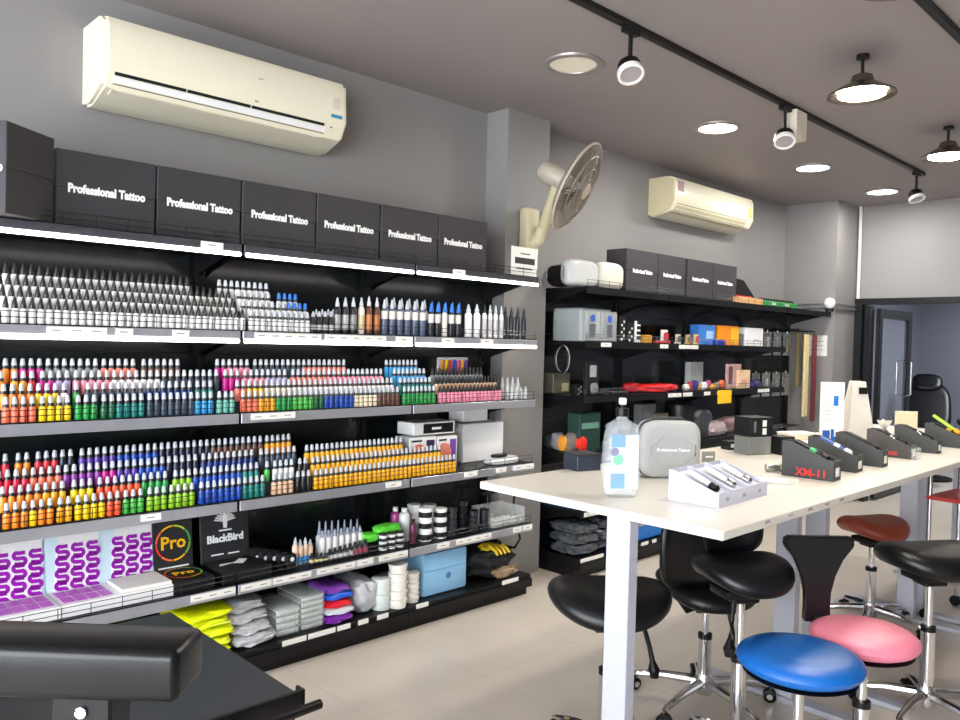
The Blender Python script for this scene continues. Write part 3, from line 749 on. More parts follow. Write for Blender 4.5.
tall_bottle(404, 508, 3.16, Z4, .028, 'd4d6da', 'silver tub with white lid in front of the plum one', cap='e8e8e8', tip=False, bodyh=.88, name='tub')
tall_bottle(413, 519, 3.09, Z4, .018, '5a1c3c', 'short maroon bottle in front of the silver tub', cap='k', tip=False, bodyh=.85, name='tub')
for k in range(2): stack('', f'white tub with black label, {["left", "right"][k]} front stack', 425+k*15, 507.5+k*.5, 3.10, Z4, .036, 3, M_WHITE, M_WHITE, M_CARDB, 'tub', 'white tubs with black labels', item='tub')
for k in range(2): stack('', f'white tub in the {["left", "right"][k]} stack at the back', 414+k*15, 504, 3.22, Z4, .038, 3, M_WHITE, M_WHITE, None, 'tub', 'white tubs at the back', item='tub')
M_DJ = mat('dark_clear_jar', '2a2e35', .15, noise=.1)
for k, (px, py, n) in enumerate([(452, 506, 5), (462, 500, 5), (473, 510, 4), (484, 509, 4)]):
    stack('', f'dark see-through jar, {["first", "second", "third", "fourth"][k]} column after the white tubs', px, py, 3.09+(.07 if k == 1 else 0), Z4, .027, n, M_DJ, M_BLKP, None, 'jar', 'dark jars in columns', item='dark_jar', lidf=.3)
# clear organiser with rows of pale balls and its stand
x0, x1 = xat(491, 3.08, .4), xat(523, 3.08, .4)
t = thing('clear_organiser', 'clear organiser box holding pale round caps at the end of the fourth shelf', 'organiser', ((x0+x1)/2, 3.07, Z4)); w = (x1-x0)/2
o_ = P()
for q in (-1, 1): o_.box(q*w-.002, q*w+.002, 0, .17, 0, .09, M_CLEAR)
o_.box(-w, w, 0, .003, 0, .05, M_CLEAR).box(-w, w, .168, .171, 0, .10, M_CLEAR).box(-w, w, 0, .17, 0, .002, M_CLEAR); obj('tray', o_, t)
for r in range(3):
    for c in range(8): obj('cap', P().lathe([(0, 0), (.011, .003), (.0125, .012), (.009, .022), (0, .025)], M_PAPER, 10, (-w+.022+c*(2*w-.044)/7, .02+r*.045, .003+.0*r)), t)
t = thing('display_stand', 'small dark metal display stand behind the clear organiser', 'stand', (xat(488, 3.34, .5), 3.33, Z4))
obj('base', P().box(-.06, .06, -.04, .04, 0, .008, M_BLK), t); obj('pole', P().cyl((0, 0, .008), .008, .12, M_BLK), t); obj('arm', P().box(-.07, .07, -.012, .012, .128, .142, mat('gunmetal', '44464c', .3, .7, noise=.05)), t)
t = thing('power_cable', 'black cable hanging down the end of the lit shelving', 'cable', (3.392, 3.20, 0))
obj('cable', P().tube([(0.006, -.02, .66), (.012, .00, .50), (.012, -.04, .36), (.012, -.06, .30), (.010, -.02, .24), (.010, .06, .235)], .007, M_BLKP), t)

# ------------------------------------------------------------------ bottom deck (z = .12)
Z5 = .122
def pack(px0, px1, pyt, pyb, Y, d, z, m, label, seed, cat='pack', name='pack', amp=.10, group=None):
    x0, x1 = xat(px0, Y, z+.03), xat(px1, Y, z+.03); xm = (x0+x1)/2; zt = zat(pyt, xm, Y+d*.3)
    return x0, x1, zt
X0, X1 = xat(180, 3.08, .2), xat(230, 3.08, .2)
for k in range(5):
    z0 = Z5+k*.040
    tag(obj('glove_pack', P().blob(X0+.006*(k % 2), X1+.008*(k % 3), 3.05+.01*(k % 2), 3.33, z0, z0+.039, mat('neon_yellow_film', 'e6f20a', .35, noise=.12, nscale=30), .12, k+1, square=.8)),
        f'neon yellow pack, {["lowest", "second", "third", "fourth", "topmost"][k]} of the yellow pile', 'pack', 'neon yellow packs')
X0, X1 = xat(234, 3.08, .2), xat(276, 3.08, .2); M_FILM = mat('crinkled_grey_film', 'c2c4c8', .22, noise=.3, nscale=30, bump=.6)
for k in range(4):
    z0 = Z5+k*.048
    tag(obj('sleeve_bag', P().blob(X0-.01*k, X1-.012*k, 3.06+.012*k, 3.36, z0, z0+.047, M_FILM, .16, k+11, square=.75)), f'crinkled clear bag of grey sleeves, {["lowest", "second", "third", "topmost"][k]} of the pile beside the yellow packs', 'bag', 'crinkled clear bags')
M_CUP = mat('translucent_white_cups', 'd8dfdc', .3, noise=.15, nscale=60, bump=.3)
def cupbox(px0, px1, pyt, label, n, Y=3.08, d=.24):
    x0, x1 = xat(px0, Y, .2), xat(px1, Y, .2); h = zat(pyt, (x0+x1)/2, Y+.05)-Z5
    t = thing('cup_bag', label, 'bag', ((x0+x1)/2, Y, Z5)); w = (x1-x0)/2
    p = P().box(-w, w, 0, d, 0, h, film('thin_bag_film', 'eef2f2', .22, .1), bev=.012, seg=2); obj('bag_film', p, t)
    nc = 9
    for r in range(n):
        cr = P(); cr.box(-w*.93, w*.93, .008, d-.01, .004+(r+.55)*(h-.01)/n, (r+.80)*(h-.01)/n, M_CUP, bev=.003)
        for c in range(nc): cr.lathe([(0, 0), (w*.07, 0), (w*.095, (h-.01)/n*.6), (0, (h-.01)/n*.6)], M_CUP, 8, (-w*.86+c*w*1.72/(nc-1), .02, .004+r*(h-.01)/n))
        obj('cup_row', cr, t)
cupbox(278, 301, 604, 'low clear bag of tiny white cups beside the crinkled bags', 4)
cupbox(303, 325, 591, 'tall clear bag of tiny white cups beside the coloured packs', 6)
X0, X1 = xat(327, 3.08, .2), xat(352, 3.08, .2)
for k, (c, nmm) in enumerate([('7a2aa0', 'purple, lowest'), ('d8dce4', 'white, above the purple one'), ('e02030', 'red, in the middle'), ('2a62d8', 'blue, under the violet one'), ('8848b8', 'violet, topmost')]):
    z0 = Z5+k*.034
    tag(obj('colour_pack', P().blob(X0, X1+.01*(k % 2), 3.06+.006*k, 3.26, z0, z0+.033, colm(c, .25, .25), .12, k+21, square=.8)), f'{nmm} of the coloured foil packs', 'pack', 'coloured foil packs')
tag(obj('plastic_bag', P().blob(xat(355, 3.1, .2), xat(380, 3.1, .2), 3.08, 3.36, Z5, .285, M_FILM, .2, 33, square=.6)), 'bulging clear plastic bag of white parts between coloured packs and cups', 'bag')
for k in range(2): stack('', f'short wide clear cup tub {["beside the plastic bag", "behind the tall cup stack"][k]}', [381, 388][k], [577, 574][k], [3.11, 3.22][k], Z5, .05, 2, M_CUP, M_CUP, None, 'tub', 'short clear tubs', item='clear_tub', lidf=.15)
def cupstack(px, pyt, Y, r, n, label, grp):
    X = xat(px, Y, .2); h = zat(pyt, X, Y)-Z5; ph = h/n
    for k in range(n):
        t = tag(obj('paper_cup', P().lathe([(0, 0), (r*.84, 0), (r*.97, ph*.86), (r, ph*.86), (r, ph*.97), (0, ph*.97)], mat('ivory_cup', 'e4e2da', .45, noise=.03), 24)), f'ivory cup, {["lowest", "second", "third", "fourth", "fifth", "sixth", "seventh", "eighth"][k] if k < n-1 else "topmost"} in the {label}', 'cup', grp)
        t.location = (X, Y, Z5+.001+k*ph)
cupstack(397.5, 563, 3.075, .05, 5, 'tall near stack', 'ivory cups in the near stack')
cupstack(412, 572, 3.09, .038, 6, 'narrow stack behind the tall one', 'ivory cups in the narrow stack')
X0, X1 = xat(423, 3.09, .2), xat(467, 3.09, .2); M_LB = mat('light_blue_paper', '8cc0e6', .5, noise=.05)
t = thing('blue_pad_pack', 'light blue pack of folded pads beside the ivory cups', 'pack', ((X0+X1)/2, 3.09, Z5)); w = (X1-X0)/2
obj('pack', P().box(-w, w, 0, .27, 0, .225, M_LB, bev=.015, seg=2), t); obj('seam', P().box(-w+.01, w-.01, -.0025, -.0002, .13, .134, colm('6aa4d0')), t); obj('print', P().lathe([(0, 0), (.018, 0), (0, .001)], colm('4a78b0'), 10, (.02, -.001, .09), (0, -1, 0)), t)
X0 = xat(470, 3.12, .2); M_CLOTH = mat('black_cloth', '111316', .8, noise=.2, bump=.5, nscale=25)
tag(obj('black_bag', P().blob(X0, X0+.36, 3.07, 3.42, Z5, .30, M_CLOTH, .25, 41, square=.3, sub=4)), 'black cloth bag heaped at the end of the bottom deck', 'bag')
t = thing('work_glove', 'yellow and black glove lying on the black cloth bag', 'glove', (X0+.19, 3.16, .265))
g_ = P().blob(-.07, .06, -.05, .05, 0, .045, mat('yellow_glove', 'e8b820', .6, noise=.5, nscale=40), .3, 9, square=.2)
obj('palm', g_, t)
for k in range(4): obj('finger', P().tube([(-.03+.028*k, -.04, .03), (-.035+.03*k, -.075, .022), (-.035+.032*k, -.10, .0)], [.011, .010, .007], mat('yellow_glove', 'e8b820'), 8), t)
tag(obj('crumpled_wrapper', P().blob(X0+.13, X0+.33, 3.045, 3.115, Z5, .19, mat('tan_black_wrap', '8a7458', .4, noise=.8, nscale=30), .4, 13, square=.1)), 'crumpled tan and black wrapper in front of the black bag', 'wrapper')

# ------------------------------------------------------------------ unlit shelving contents
M_DK = M_BLKP
S1, S2, S3, S4 = 1.476, 1.135, .770, .419
# clear blister packs at the left end, edge-on then facing
for k in range(6):
    X = 3.875+k*.055
    t = thing('blister_pack', f'upright clear blister pack, {["leftmost", "second", "third", "fourth", "fifth", "sixth"][k]} of the edge-on row', 'pack', (X, 3.10, S1), group='edge-on blister packs')
    obj('card', P().box(-.018, .018, 0, .22, 0, .205, M_CLEAR, bev=.005), t); obj('backing', P().box(.019, .021, 0, .22, 0, .21, colm('5c6c74')), t)
for k in range(2):
    x0, x1 = xat([584, 601][k], 3.07, 1.5), xat([600, 617][k], 3.07, 1.5); w = (x1-x0)/2
    t = thing('blister_pack', f'clear blister pack with blue round label, {["left", "right"][k]} of the two facing forward', 'pack', ((x0+x1)/2, 3.07, S1), group='forward blister packs')
    obj('shell', P().box(-w, w, 0, .05, 0, .195, M_CLEAR, bev=.006), t)
    obj('insert', P().box(-w*.8, w*.8, .052, .054, .01, .19, colm('6a7a86')), t)
    obj('label_disc', P().cyl((0, -.001, .145), .024, .002, colm('3858b8'), 16, (0, -1, 0)), t); obj('product', P().box(-w*.35, w*.35, -.004, -.0005, .03, .11, colm('5a5e66')), t)
rnd = random.Random(12)
def misc(px0, px1, pyt, Y, z, d, m, label, cat, name, extra=None, bev=.004, shape='box', group=None):
    while xat(px0, Y, z+.03) < 3.862 and Y < 3.36: Y += .01
    d = min(d, 3.405-Y)
    x0, x1 = xat(px0, Y, z+.03), xat(px1, Y, z+.03); h = max(.01, zat(pyt, (x0+x1)/2, Y)-z); w = (x1-x0)/2
    t = thing(name, label, cat, ((x0+x1)/2, Y, z), group=group)
    p = P()
    if shape == 'box': p.box(-w, w, 0, d, 0, h, m, bev=min(bev, h/3, w/3))
    elif shape == 'blob': p.blob(-w, w, 0, d, 0, h, m, .22, hash(label) % 50 if False else len(label), square=.4)
    elif shape == 'cyl': p.lathe([(0, 0), (w, 0), (w, h*.9), (w*.8, h), (0, h)], m, 20, (0, w, 0))
    obj('body', p, t)
    if extra: extra(t, w, h, d)
    return t
def dots(c='d8d8d8', n=5):
    def f(t, w, h, d):
        p = P()
        for k in range(n): p.cyl((-w*.3+(k % 2)*w*.6, -.001, h*(.12+.8*k/n)), min(w*.22, .012), .0015, colm(c), 10, (0, -1, 0))
        obj('button', p, t)
    return f
def panel(c, x0=-.7, x1=.7, z0=.2, z1=.8, name='label_panel'):
    def f(t, w, h, d): obj(name, P().box(w*x0, w*x1, -.0022, -.0004, h*z0, h*z1, colm(c)), t)
    return f
misc(619, 626, 316, 3.08, S1, .05, M_DK, 'black machine card with pale dots, left of two', 'machine', 'machine_card', dots(n=6))
misc(627, 634, 323, 3.09, S1, .05, M_DK, 'black machine card with pale dots, right and lower of two', 'machine', 'machine_card', dots(n=4))
t = misc(636, 640.5, 321, 3.08, S1, .02, M_WHITE, 'white framed strip with four dark squares leaning beside the dotted cards', 'strip', 'adapter_strip')
for k in range(4): obj('slot', P().box(-.02, .02, -.002, -.0004, .02+k*.035, .043+k*.035, M_DK), t)
misc(646, 655, 335, 3.10, S1, .05, colm('c8921c'), 'small ochre roll on the second shelf of the unlit shelving', 'roll', 'tape_roll', shape='cyl')
def machine(px, pyt, Y, z, c, c2, label, s=1):
    X = xat(px, Y, z+.03); t = thing('tattoo_machine', label, 'machine', (X, Y, z))
    obj('frame', P().prism([(-.03*s, 0), (.035*s, 0), (.035*s, .012*s), (-.005*s, .016*s), (-.005*s, .05*s), (.03*s, .055*s), (.03*s, .065*s), (-.018*s, .065*s), (-.018*s, .015*s), (-.03*s, .01*s)], .012, colm(c, .25)), t)
    for q in (-.0, .022): obj('coil', P().cyl((q*s+.008*s, .006, .016*s), .009*s, .034*s, colm(c2), 12), t)
machine(664, 318, 3.09, S1, 'd8d8d8', 'c02030', 'silver tattoo machine with red coils', 1.5)
misc(657, 671, 341, 3.075, S1, .03, colm('b82838'), 'flat crimson tin in front of the silver tattoo machine', 'tin', 'tin')
machine(678, 330, 3.10, S1, 'c8c0b0', '3a3a3a', 'pale brass tattoo machine beside the silver one', 1.1)
machine(688, 330, 3.10, S1, 'b89a60', '6a4a2a', 'brass tattoo machine with brown coils', 1.1)
machine(696, 330, 3.10, S1, 'c8b080', 'c04030', 'brass tattoo machine next to the blue box', 1.2)
misc(700, 715, 325, 3.09, S1, .09, mat('blue_print', '3c78c8', .35, noise=.45, nscale=25), 'blue patterned box on the second unlit shelf', 'box', 'product_box', panel('9cc4ec', -.2, .7, .3, .7))
misc(718, 739, 326, 3.10, S1, .12, mat('orange_print', 'f09018', .4, noise=.12, nscale=12), 'bright orange box beside the blue patterned one', 'box', 'product_box', panel('f0b830', .2, .9, .1, .9))
misc(716, 726, 340, 3.06, S1, .03, colm('2038a0'), 'small dark blue carton in front of the orange box', 'box', 'product_box')
misc(740, 745, 334, 3.12, S1, .05, colm('6a6c72'), 'narrow grey carton between the orange and white boxes', 'box', 'product_box')
misc(746, 763, 328, 3.10, S1, .12, M_WHITE, 'white cube box near the right end of the second unlit shelf', 'box', 'product_box', panel('9a9a9a', -.1, .5, .32, .36, 'lettering'))
# third unlit shelf
misc(553, 570, 373, 3.16, S2, .08, colm('5e5a4c'), 'dull olive box with a cream label at the left end', 'box', 'product_box', panel('b8b088', 0, .8, .1, .5))
t = misc(586, 599, 362, 3.08, S2, .03, M_CARDB, 'black blister card with a silver machine, leaning on the third unlit shelf', 'card', 'blister_card', panel('a0a4aa', -.5, .5, .55, .9))
obj('product', P().blob(-.035, .04, -.02, -.003, .01, .08, mat('silver_bits', '9a9ea4', .3, .5, noise=.5, nscale=60), .3, 8), t)
misc(576, 583, 384, 3.10, S2, .05, M_DK, 'small black controller with pale buttons', 'controller', 'controller', dots('9a9a9a', 4))
misc(600, 610, 390, 3.09, S2, .04, M_DK, 'flat black pedal beside the blister card', 'pedal', 'foot_pedal', panel('4a4c50', -.6, .6, .1, .3))
misc(612, 628, 391, 3.08, S2, .03, colm('3a3c42', .2), 'thin dark tray with pale glints', 'tray', 'metal_tray')
misc(629, 643, 383, 3.12, S2, .08, colm('b81420'), 'dark red pouch at the left of the bright one', 'pouch', 'pouch', shape='blob')
misc(643, 683, 384, 3.08, S2, .14, colm('ee1c20'), 'long bright red pouch on the third unlit shelf', 'pouch', 'pouch', shape='blob')
for k in range(9):
    c = ['e8e0d8', 'd8384a', '3a3a8a', 'e8b030', 'f0f0f0', 'c04a80', 'd8a030', '8a8a90', 'd0602a'][k]
    misc(686+k*4.4, 690.5+k*4.4, 384-(k % 3)*2, 3.08+.02*(k % 2), S2, .04, colm(c), f'little {["pale", "red", "indigo", "amber", "white", "pink", "ochre", "grey", "rust"][k]} trinket in the mixed row on the third unlit shelf', 'trinket', 'machine_part', shape='blob')
for k in range(2): misc(690+k*7, 696+k*7, 362, 3.28, S2, .05, M_CLEAR2, f'tall clear box behind the trinkets, {["left", "right"][k]} one', 'box', 'clear_box')
t = misc(727, 741, 364, 3.10, S2, .02, mat('photo_print_pink', 'd8a8a0', .4, noise=.6, nscale=30), 'pink and grey printed sachet standing by the yellow sign', 'sachet', 'sachet', panel('6a4a5a', -.8, -.3, .2, .9, 'print'))
misc(738, 750, 370, 3.08, S2, .02, mat('peach_print', 'f0c8a0', .4, noise=.3, nscale=20), 'peach printed sachet in front of the pink one', 'sachet', 'sachet', panel('e0a090', -.5, .5, .2, .5, 'print'))
misc(751, 763, 381, 3.12, S2, .07, colm('4a3c9a', .3, .5), 'violet and navy pouch beside the peach sachet', 'pouch', 'pouch', shape='blob')
x0, x1 = xat(716, FY, 1.06), xat(729, FY, 1.06)
tag(obj('price_sign', P().box(x0, x1, FY-.020, FY-.0125, 1.035, 1.135, colm('fcc81a'))), 'yellow price sign hung on the third unlit shelf edge', 'sign')
# fourth unlit shelf (seen over the table)
misc(579, 600, 413, 3.12, S3, .1, colm('1c4038'), 'dark green carton with a pale stripe behind the sanitizer', 'box', 'product_box', panel('6a9a88', -.8, .8, .6, .75))
for k, (px, c, n_) in enumerate([(556, '3a3a3c', 'dark'), (563, '8a8a90', 'grey'), (570, 'f0a030', 'amber'), (577, '7a7068', 'taupe'), (585, 'f03020', 'scarlet')]):
    misc(px-4, px+4, 436-(k % 2)*3, 3.06+.01*k, S3, .08, colm(c), f'{n_} grip in the loose heap at the left end of the fourth unlit shelf', 'grip', 'machine_grip', shape='blob')
misc(640, 655, 404, 3.2, S3, .06, colm('6e7174'), 'grey square carton behind the hard case', 'box', 'product_box', panel('8a8d90', -.6, .6, .3, .8))
misc(655, 668, 413, 3.16, S3, .08, colm('6c6656'), 'olive grey carton behind the hard case handle', 'box', 'product_box')
misc(684, 700, 402, 3.16, S3, .1, colm('191b1e'), 'round black speaker left of the blush bags', 'speaker', 'speaker', shape='cyl')
misc(698, 714, 408, 3.12, S3, .1, mat('mixed_dark', '45464a', .4, noise=.9, nscale=30), 'crumpled dark wrapped bundle beside the speaker', 'bundle', 'bundle', shape='blob')
misc(713, 729, 421, 3.08, S3, .12, mat('blush_film', 'c8b4b8', .3, noise=.3, nscale=25), 'pale blush plastic bag beside the dark bundle', 'bag', 'plastic_bag', shape='blob')
misc(726, 752, 417, 3.14, S3, .14, mat('rose_film', 'a88888', .3, noise=.3, nscale=25), 'dusky rose plastic bag behind the pale one', 'bag', 'plastic_bag', shape='blob')
misc(752, 800, 428, 3.1, S3, .15, M_DK, 'long black carton at the right of the fourth unlit shelf', 'box', 'product_box')
# fifth unlit shelf and base
for k in range(3): misc([545, 556, 568][k], [555, 567, 574][k], 497, 3.10, S4, .16, colm(['6ab8e8', '54a4e0', '3c88cc'][k]), f'light blue box under the table edge, {["left", "middle", "right narrow"][k]} one', 'box', 'mask_box', group='light blue boxes')
misc(586, 600, 505, 3.08, S4, .2, M_DK, 'black carton right of the light blue boxes', 'box', 'product_box')
for k in range(2):
    for r in range(3):
        x0 = [3.86, 4.10][k]; x1 = x0+.235; z0 = Z5+r*.068
        tag(obj('cable_pack', P().blob(x0, x1, 3.07, 3.32, z0, z0+.067, mat('shiny_dark_film', '5a5e64', .15, .2, noise=.9, nscale=25, bump=1), .2, k*5+r+50, square=.7)), f'shiny clear bag of dark parts, {["bottom", "middle", "top"][r]} of the {["left", "right"][k]} pile under the table', 'bag', 'shiny clear bags of dark parts')
x0, x1 = xat(632, 3.08, .2), xat(700, 3.08, .2)
t = thing('storage_bin', 'bright blue bin with a slot handle on the bottom deck behind the table', 'bin', ((x0+x1)/2, 3.07, Z5)); w = (x1-x0)/2
obj('body', P().box(-w, w, 0, .3, 0, .165, colm('1474cc'), bev=.01), t); obj('handle_slot', P().box(-w+.05, -w+.17, -.003, -.0005, .10, .12, M_DK), t)
# hanging packs on hooks in the open fourth bay
for r in range(2):
    t = thing('hook_rail', f'black rail with hooks, {["upper", "lower"][r]} one', 'rail', (6.65, 3.42, [1.60, 1.24][r])); obj('rail', P().box(0, .8, 0, .03, 0, .02, M_BLK), t)
for r in range(2):
    for k in range(4):
        X = 6.72+k*.20; z = [1.40, 1.02][r]
        t = thing('hanging_pack', f'clear sachet of {["blue", "pale", "silver", "bronze"][k]} parts hanging on the {["upper", "lower"][r]} rail', 'pack', (X, 3.36, z))
        obj('sachet', P().box(-.07, .07, 0, .015, 0, .22, M_CLEAR, bev=.004), t); obj('product', P().tube([(0, .007, .03), (.01, .007, .17)], .014, colm(['3a5a8a', 'c0c4c8', '8a8e94', '8a6a50'][k])), t)
        obj('hook', P().tube([(0, .045, .235), (0, .007, .235), (0, .007, .20)], .004, M_CHROME), t)
# tapes and straps hanging by the column
for k, (px, c, w_, l_, z1, lab) in enumerate([(801, '9a8a5a', .06, .5, 1.62, 'olive strap hanging nearest the hooks'), (809, 'dcc890', .085, .75, 1.60, 'cream yellow strap hanging beside the column'), (817, '6a1c20', .075, .8, 1.6, 'dark red strap hanging against the column')]):
    X = xat(px, [3.2, 3.07, 3.06][k], 1.3)
    t = thing('hanging_strap', lab, 'strap', (X, [3.22, 3.09, 3.08][k], z1-l_)); p = P()
    p.box(-w_/2, w_/2, 0, .02, 0, l_, colm(c, .6, .3), bev=.005); obj('strap', p, t); obj('hook', P().tube([(0, .01, l_), (0, .01, l_+.03), (0, .3, l_+.035)], .005, M_BLK), t)
X = 7.499
tag(obj('paper_notice', P().box(X-.004, X-.0005, 3.06, 3.26, 1.405, 1.60, M_PAPER).box(X-.005, X-.004, 3.09, 3.23, 1.54, 1.545, colm('a09a90')).box(X-.005, X-.004, 3.09, 3.23, 1.50, 1.505, colm('a09a90')).box(X-.005, X-.004, 3.09, 3.23, 1.46, 1.465, colm('a09a90'))), 'paper notice taped to the far grey column', 'paper')
# cable coil on the left end of the unlit shelving
cp = P(); 
for q in range(3): cp.tube([(3.812-.008*q, 3.19+.055*math.cos(a*PI/10), 1.36+.085*math.sin(a*PI/10)) for a in range(21)], .006, [M_BLKP, colm('c8c8c8'), M_BLKP][q])
tag(obj('cable_coil', cp), 'black and white cable coil hanging on the end of the unlit shelving', 'cable')

# ------------------------------------------------------------------ tables
TZ = .96
def table(x0, x1, label, legs, marks=None):
    t = thing('standing_table', label, 'table', ((x0+x1)/2, 1.52, 0), group=None); ox, oy = (x0+x1)/2, 1.52
    obj('tabletop', P().box(x0-ox, x1-ox, 1.05-oy, 1.99-oy, TZ-.026, TZ, M_TABLE, bev=.002), t)
    for lx in legs:
        l = obj('leg', P().box(lx-ox, lx-ox+.048, 1.385-oy, 1.472-oy, .022, TZ-.027, M_TLEG, bev=.003), t)
        obj('foot', P().box(lx-ox-.012, lx-ox+.06, 1.03-oy, 1.80-oy, 0, .022, M_TLEG, bev=.004), l)
    obj('crossbar', P().box(x0+.12-ox, x1-.12-ox, 1.40-oy, 1.45-oy, TZ-.07, TZ-.0275, M_TLEG), t)
    if marks:
        mk = P(); rnd = random.Random(3)
        for xx in marks: mk.box(xx-ox, xx-ox+.03, 1.0485-oy, 1.0499-oy, TZ-.014, TZ-.006, colm('a89a9c', .6, .5))
        obj('edge_scuffs', mk, t)
    return t
table(1.94, 3.318, 'white standing table nearest the camera with the grey hard case on it', [1.99, 3.16], [2.18, 2.33, 2.47, 2.60, 2.72])
table(3.322, 4.718, 'white standing table, middle one, under the black display wedges', [3.44, 4.64])
table(4.722, 5.70, 'white standing table farthest away, at the right picture edge', [4.80, 5.60])

# hand sanitizer
q = at_z(620, 496, TZ)
t = thing('sanitizer_bottle', 'clear hand sanitizer pump bottle with blue and white label on the table corner', 'bottle', q, -.62)
M_SAN = film('sanitizer_plastic', 'e4eaf0', .26, .05)
b = P(); b.cushion(.060, .036, .225, M_SAN, ex=4.5, edge=.06, seg=36); b.lathe([(.055, .225), (.05, .235), (.020, .252), (.017, .262)], M_SAN, 24)
obj('bottle', b, t)
obj('label_panel', P().box(-.046, .046, -.0385, -.0375, .03, .205, mat('sanitizer_label', 'c6cbd8', .4, noise=.04)).box(-.046, .0, -.0395, -.0385, .165, .205, colm('7fa6da')).box(-.046, .0, -.0395, -.0385, .032, .08, colm('7fa6da'))
    .lathe([(0, 0), (.018, 0), (0, .001)], colm('84c8a4'), 16, (-.022, -.0385, .125), (0, -1, 0)).lathe([(0, 0), (.014, 0), (0, .001)], colm('8c84a0'), 16, (-.034, -.0385, .150), (0, -1, 0)), t)
pm = P(); pm.cyl((0, 0, .262), .021, .026, M_BLKP, 20).cyl((0, 0, .288), .006, .012, M_BLKP, 12); po = obj('pump', pm, t)
obj('nozzle', P().box(-.010, .010, -.012, .012, .300, .322, M_WHITE, bev=.003), po)

# hard case
q = at_z(671, 479, TZ); RZC = -.66
t = thing('hard_case', 'grey moulded hard case standing on the white table', 'case', q, RZC)
M_CASE = mat('grey_moulded_fabric', 'a3a4a3', .55, noise=.06, nscale=60, bump=.05)
rx = Matrix.Rotation(PI/2, 3, 'X')
for s_, nm_ in ((0, 'front_shell'), (1, 'back_shell')):
    p = P(); p.cushion(.118, .108, .048, M_CASE, ex=4.5, edge=.6, seg=48, R=rx, c=(0, .048+.05*s_, .109)); obj(nm_, p, t)
zp = P(); pts = []
for k in range(41):
    a = 2*PI*k/40; pts.append((.117*math.copysign(abs(math.cos(a))**.44, math.cos(a)), .049, .109+.107*math.copysign(abs(math.sin(a))**.44, math.sin(a))))
zp.tube(pts, .004, M_DRAIL, 6); obj('zip', zp, t)
rg = P(); hexp = [(-.085, .125), (-.055, .135), (-.04, .155), (.05, .155), (.068, .135), (.09, .128), (.09, .085), (.068, .078), (.05, .055), (-.04, .055), (-.055, .078), (-.085, .088), (-.085, .125)]
rg.tube([(x, -.001, z) for x, z in hexp], .0028, M_CASE, 6); obj('raised_ridge', rg, t)
text('Professional Tattoo', .016, M_LET, t, (.006, -.0015, .108), bold=.0004)
obj('handle', P().tube([(-.06, .049, .216), (-.05, .049, .224), (.05, .049, .224), (.06, .049, .216)], .004, mat('dark_webbing', '3c3d3e', .7, noise=.1)), t)

# dark carton behind the sanitizer
q = at_z(588, 471, TZ); t = thing('product_box', 'dark slate carton behind the sanitizer bottle on the table', 'box', q, -.3)
obj('carton', P().box(-.05, .06, 0, .1, 0, .058, mat('slate_card', '2a3340', .4, noise=.05), bev=.002), t); obj('lid', P().box(-.051, .061, -.001, .101, .058, .066, M_CARBON), t)

# white three-bay pen box
A_, B_, C_ = at_z(718.7, 508.7, TZ), at_z(675, 503.5, TZ), at_z(767, 495, TZ)
ang = math.atan2(C_.y-A_.y, C_.x-A_.x); wid = (C_-A_).length; dep_ = .175
hf = zat(493.7, A_.x, A_.y)-TZ; hb = zat(472.5, B_.x, B_.y)-TZ
def wedge(p, x0, x1, d, hf, hb, m, lip=.03, wall=.004):
    """open-topped display wedge: two side walls, front, back, sloped tray"""
    prof = [(0, 0), (d, 0), (d, hb), (d-lip, hb), (.012, hf), (0, hf)]
    for xx in (x0, x1-wall): p.prism(prof, wall, m, org=(xx, 0, 0), ux=(0, 1, 0), uy=(0, 0, 1), un=(1, 0, 0))
    p.box(x0+wall, x1-wall, 0, wall, 0, hf, m).box(x0+wall, x1-wall, d-wall, d, 0, hb, m)
    p.prism([(wall, 0), (d-wall, 0), (d-wall, hb-.012), (d-lip, hb-.016), (.012, hf-.014), (wall, hf-.014)], x1-x0-2*wall, m, org=(x0+wall, 0, 0), ux=(0, 1, 0), uy=(0, 0, 1), un=(1, 0, 0))
def pen(t, x, d, hf, hb, m, mtip, r=.0085, name='tattoo_pen', label=None, cat='pen', group=None, loc=None, rz=0, grip=None):
    """a pen lying on the slope; a thing of its own"""
    a = Vector((x, .03, hf-.014+r+.0035)); b = Vector((x, d-.035, hb-.02+r+.004)); L = b-a
    o = thing(name, label, cat, Matrix.Translation(loc) @ Matrix.Rotation(rz, 4, 'Z') @ a, rz, group); dr = L.normalized()
    obj('barrel', P().lathe([(0, .035), (r*.8, .035), (r, .05), (r, L.length-.01), (r*.8, L.length), (0, L.length)], m, 16, (0, 0, 0), dr), o)
    obj('grip', P().lathe([(0, 0), (r*.5, 0), (r*1.3, .008), (r*1.35, .03), (r*.9, .0345), (0, .0345)], mtip, 16, (0, 0, 0), dr), o)
    if grip: obj('button', P().lathe([(r*1.05, .055), (r*1.2, .06), (r*1.2, .075), (r*1.05, .08)], grip, 16, (0, 0, 0), dr), o)
M_WBOX = mat('cool_white_card', 'c9cada', .5, noise=.02)
t = thing('pen_display_box', 'white sloped display box with three bays near the table front corner', 'display box', A_, ang)
p = P()
for k in range(3): wedge(p, k*wid/3, (k+1)*wid/3-.001, dep_, hf, hb, M_WBOX, lip=.02)
obj('tray', p, t)
for k in range(3): obj('logo_print', P().box(wid*(k+.4)/3, wid*(k+.58)/3, -.0012, -.0003, hf*.35, hf*.6, colm('9a9aa4')), t)
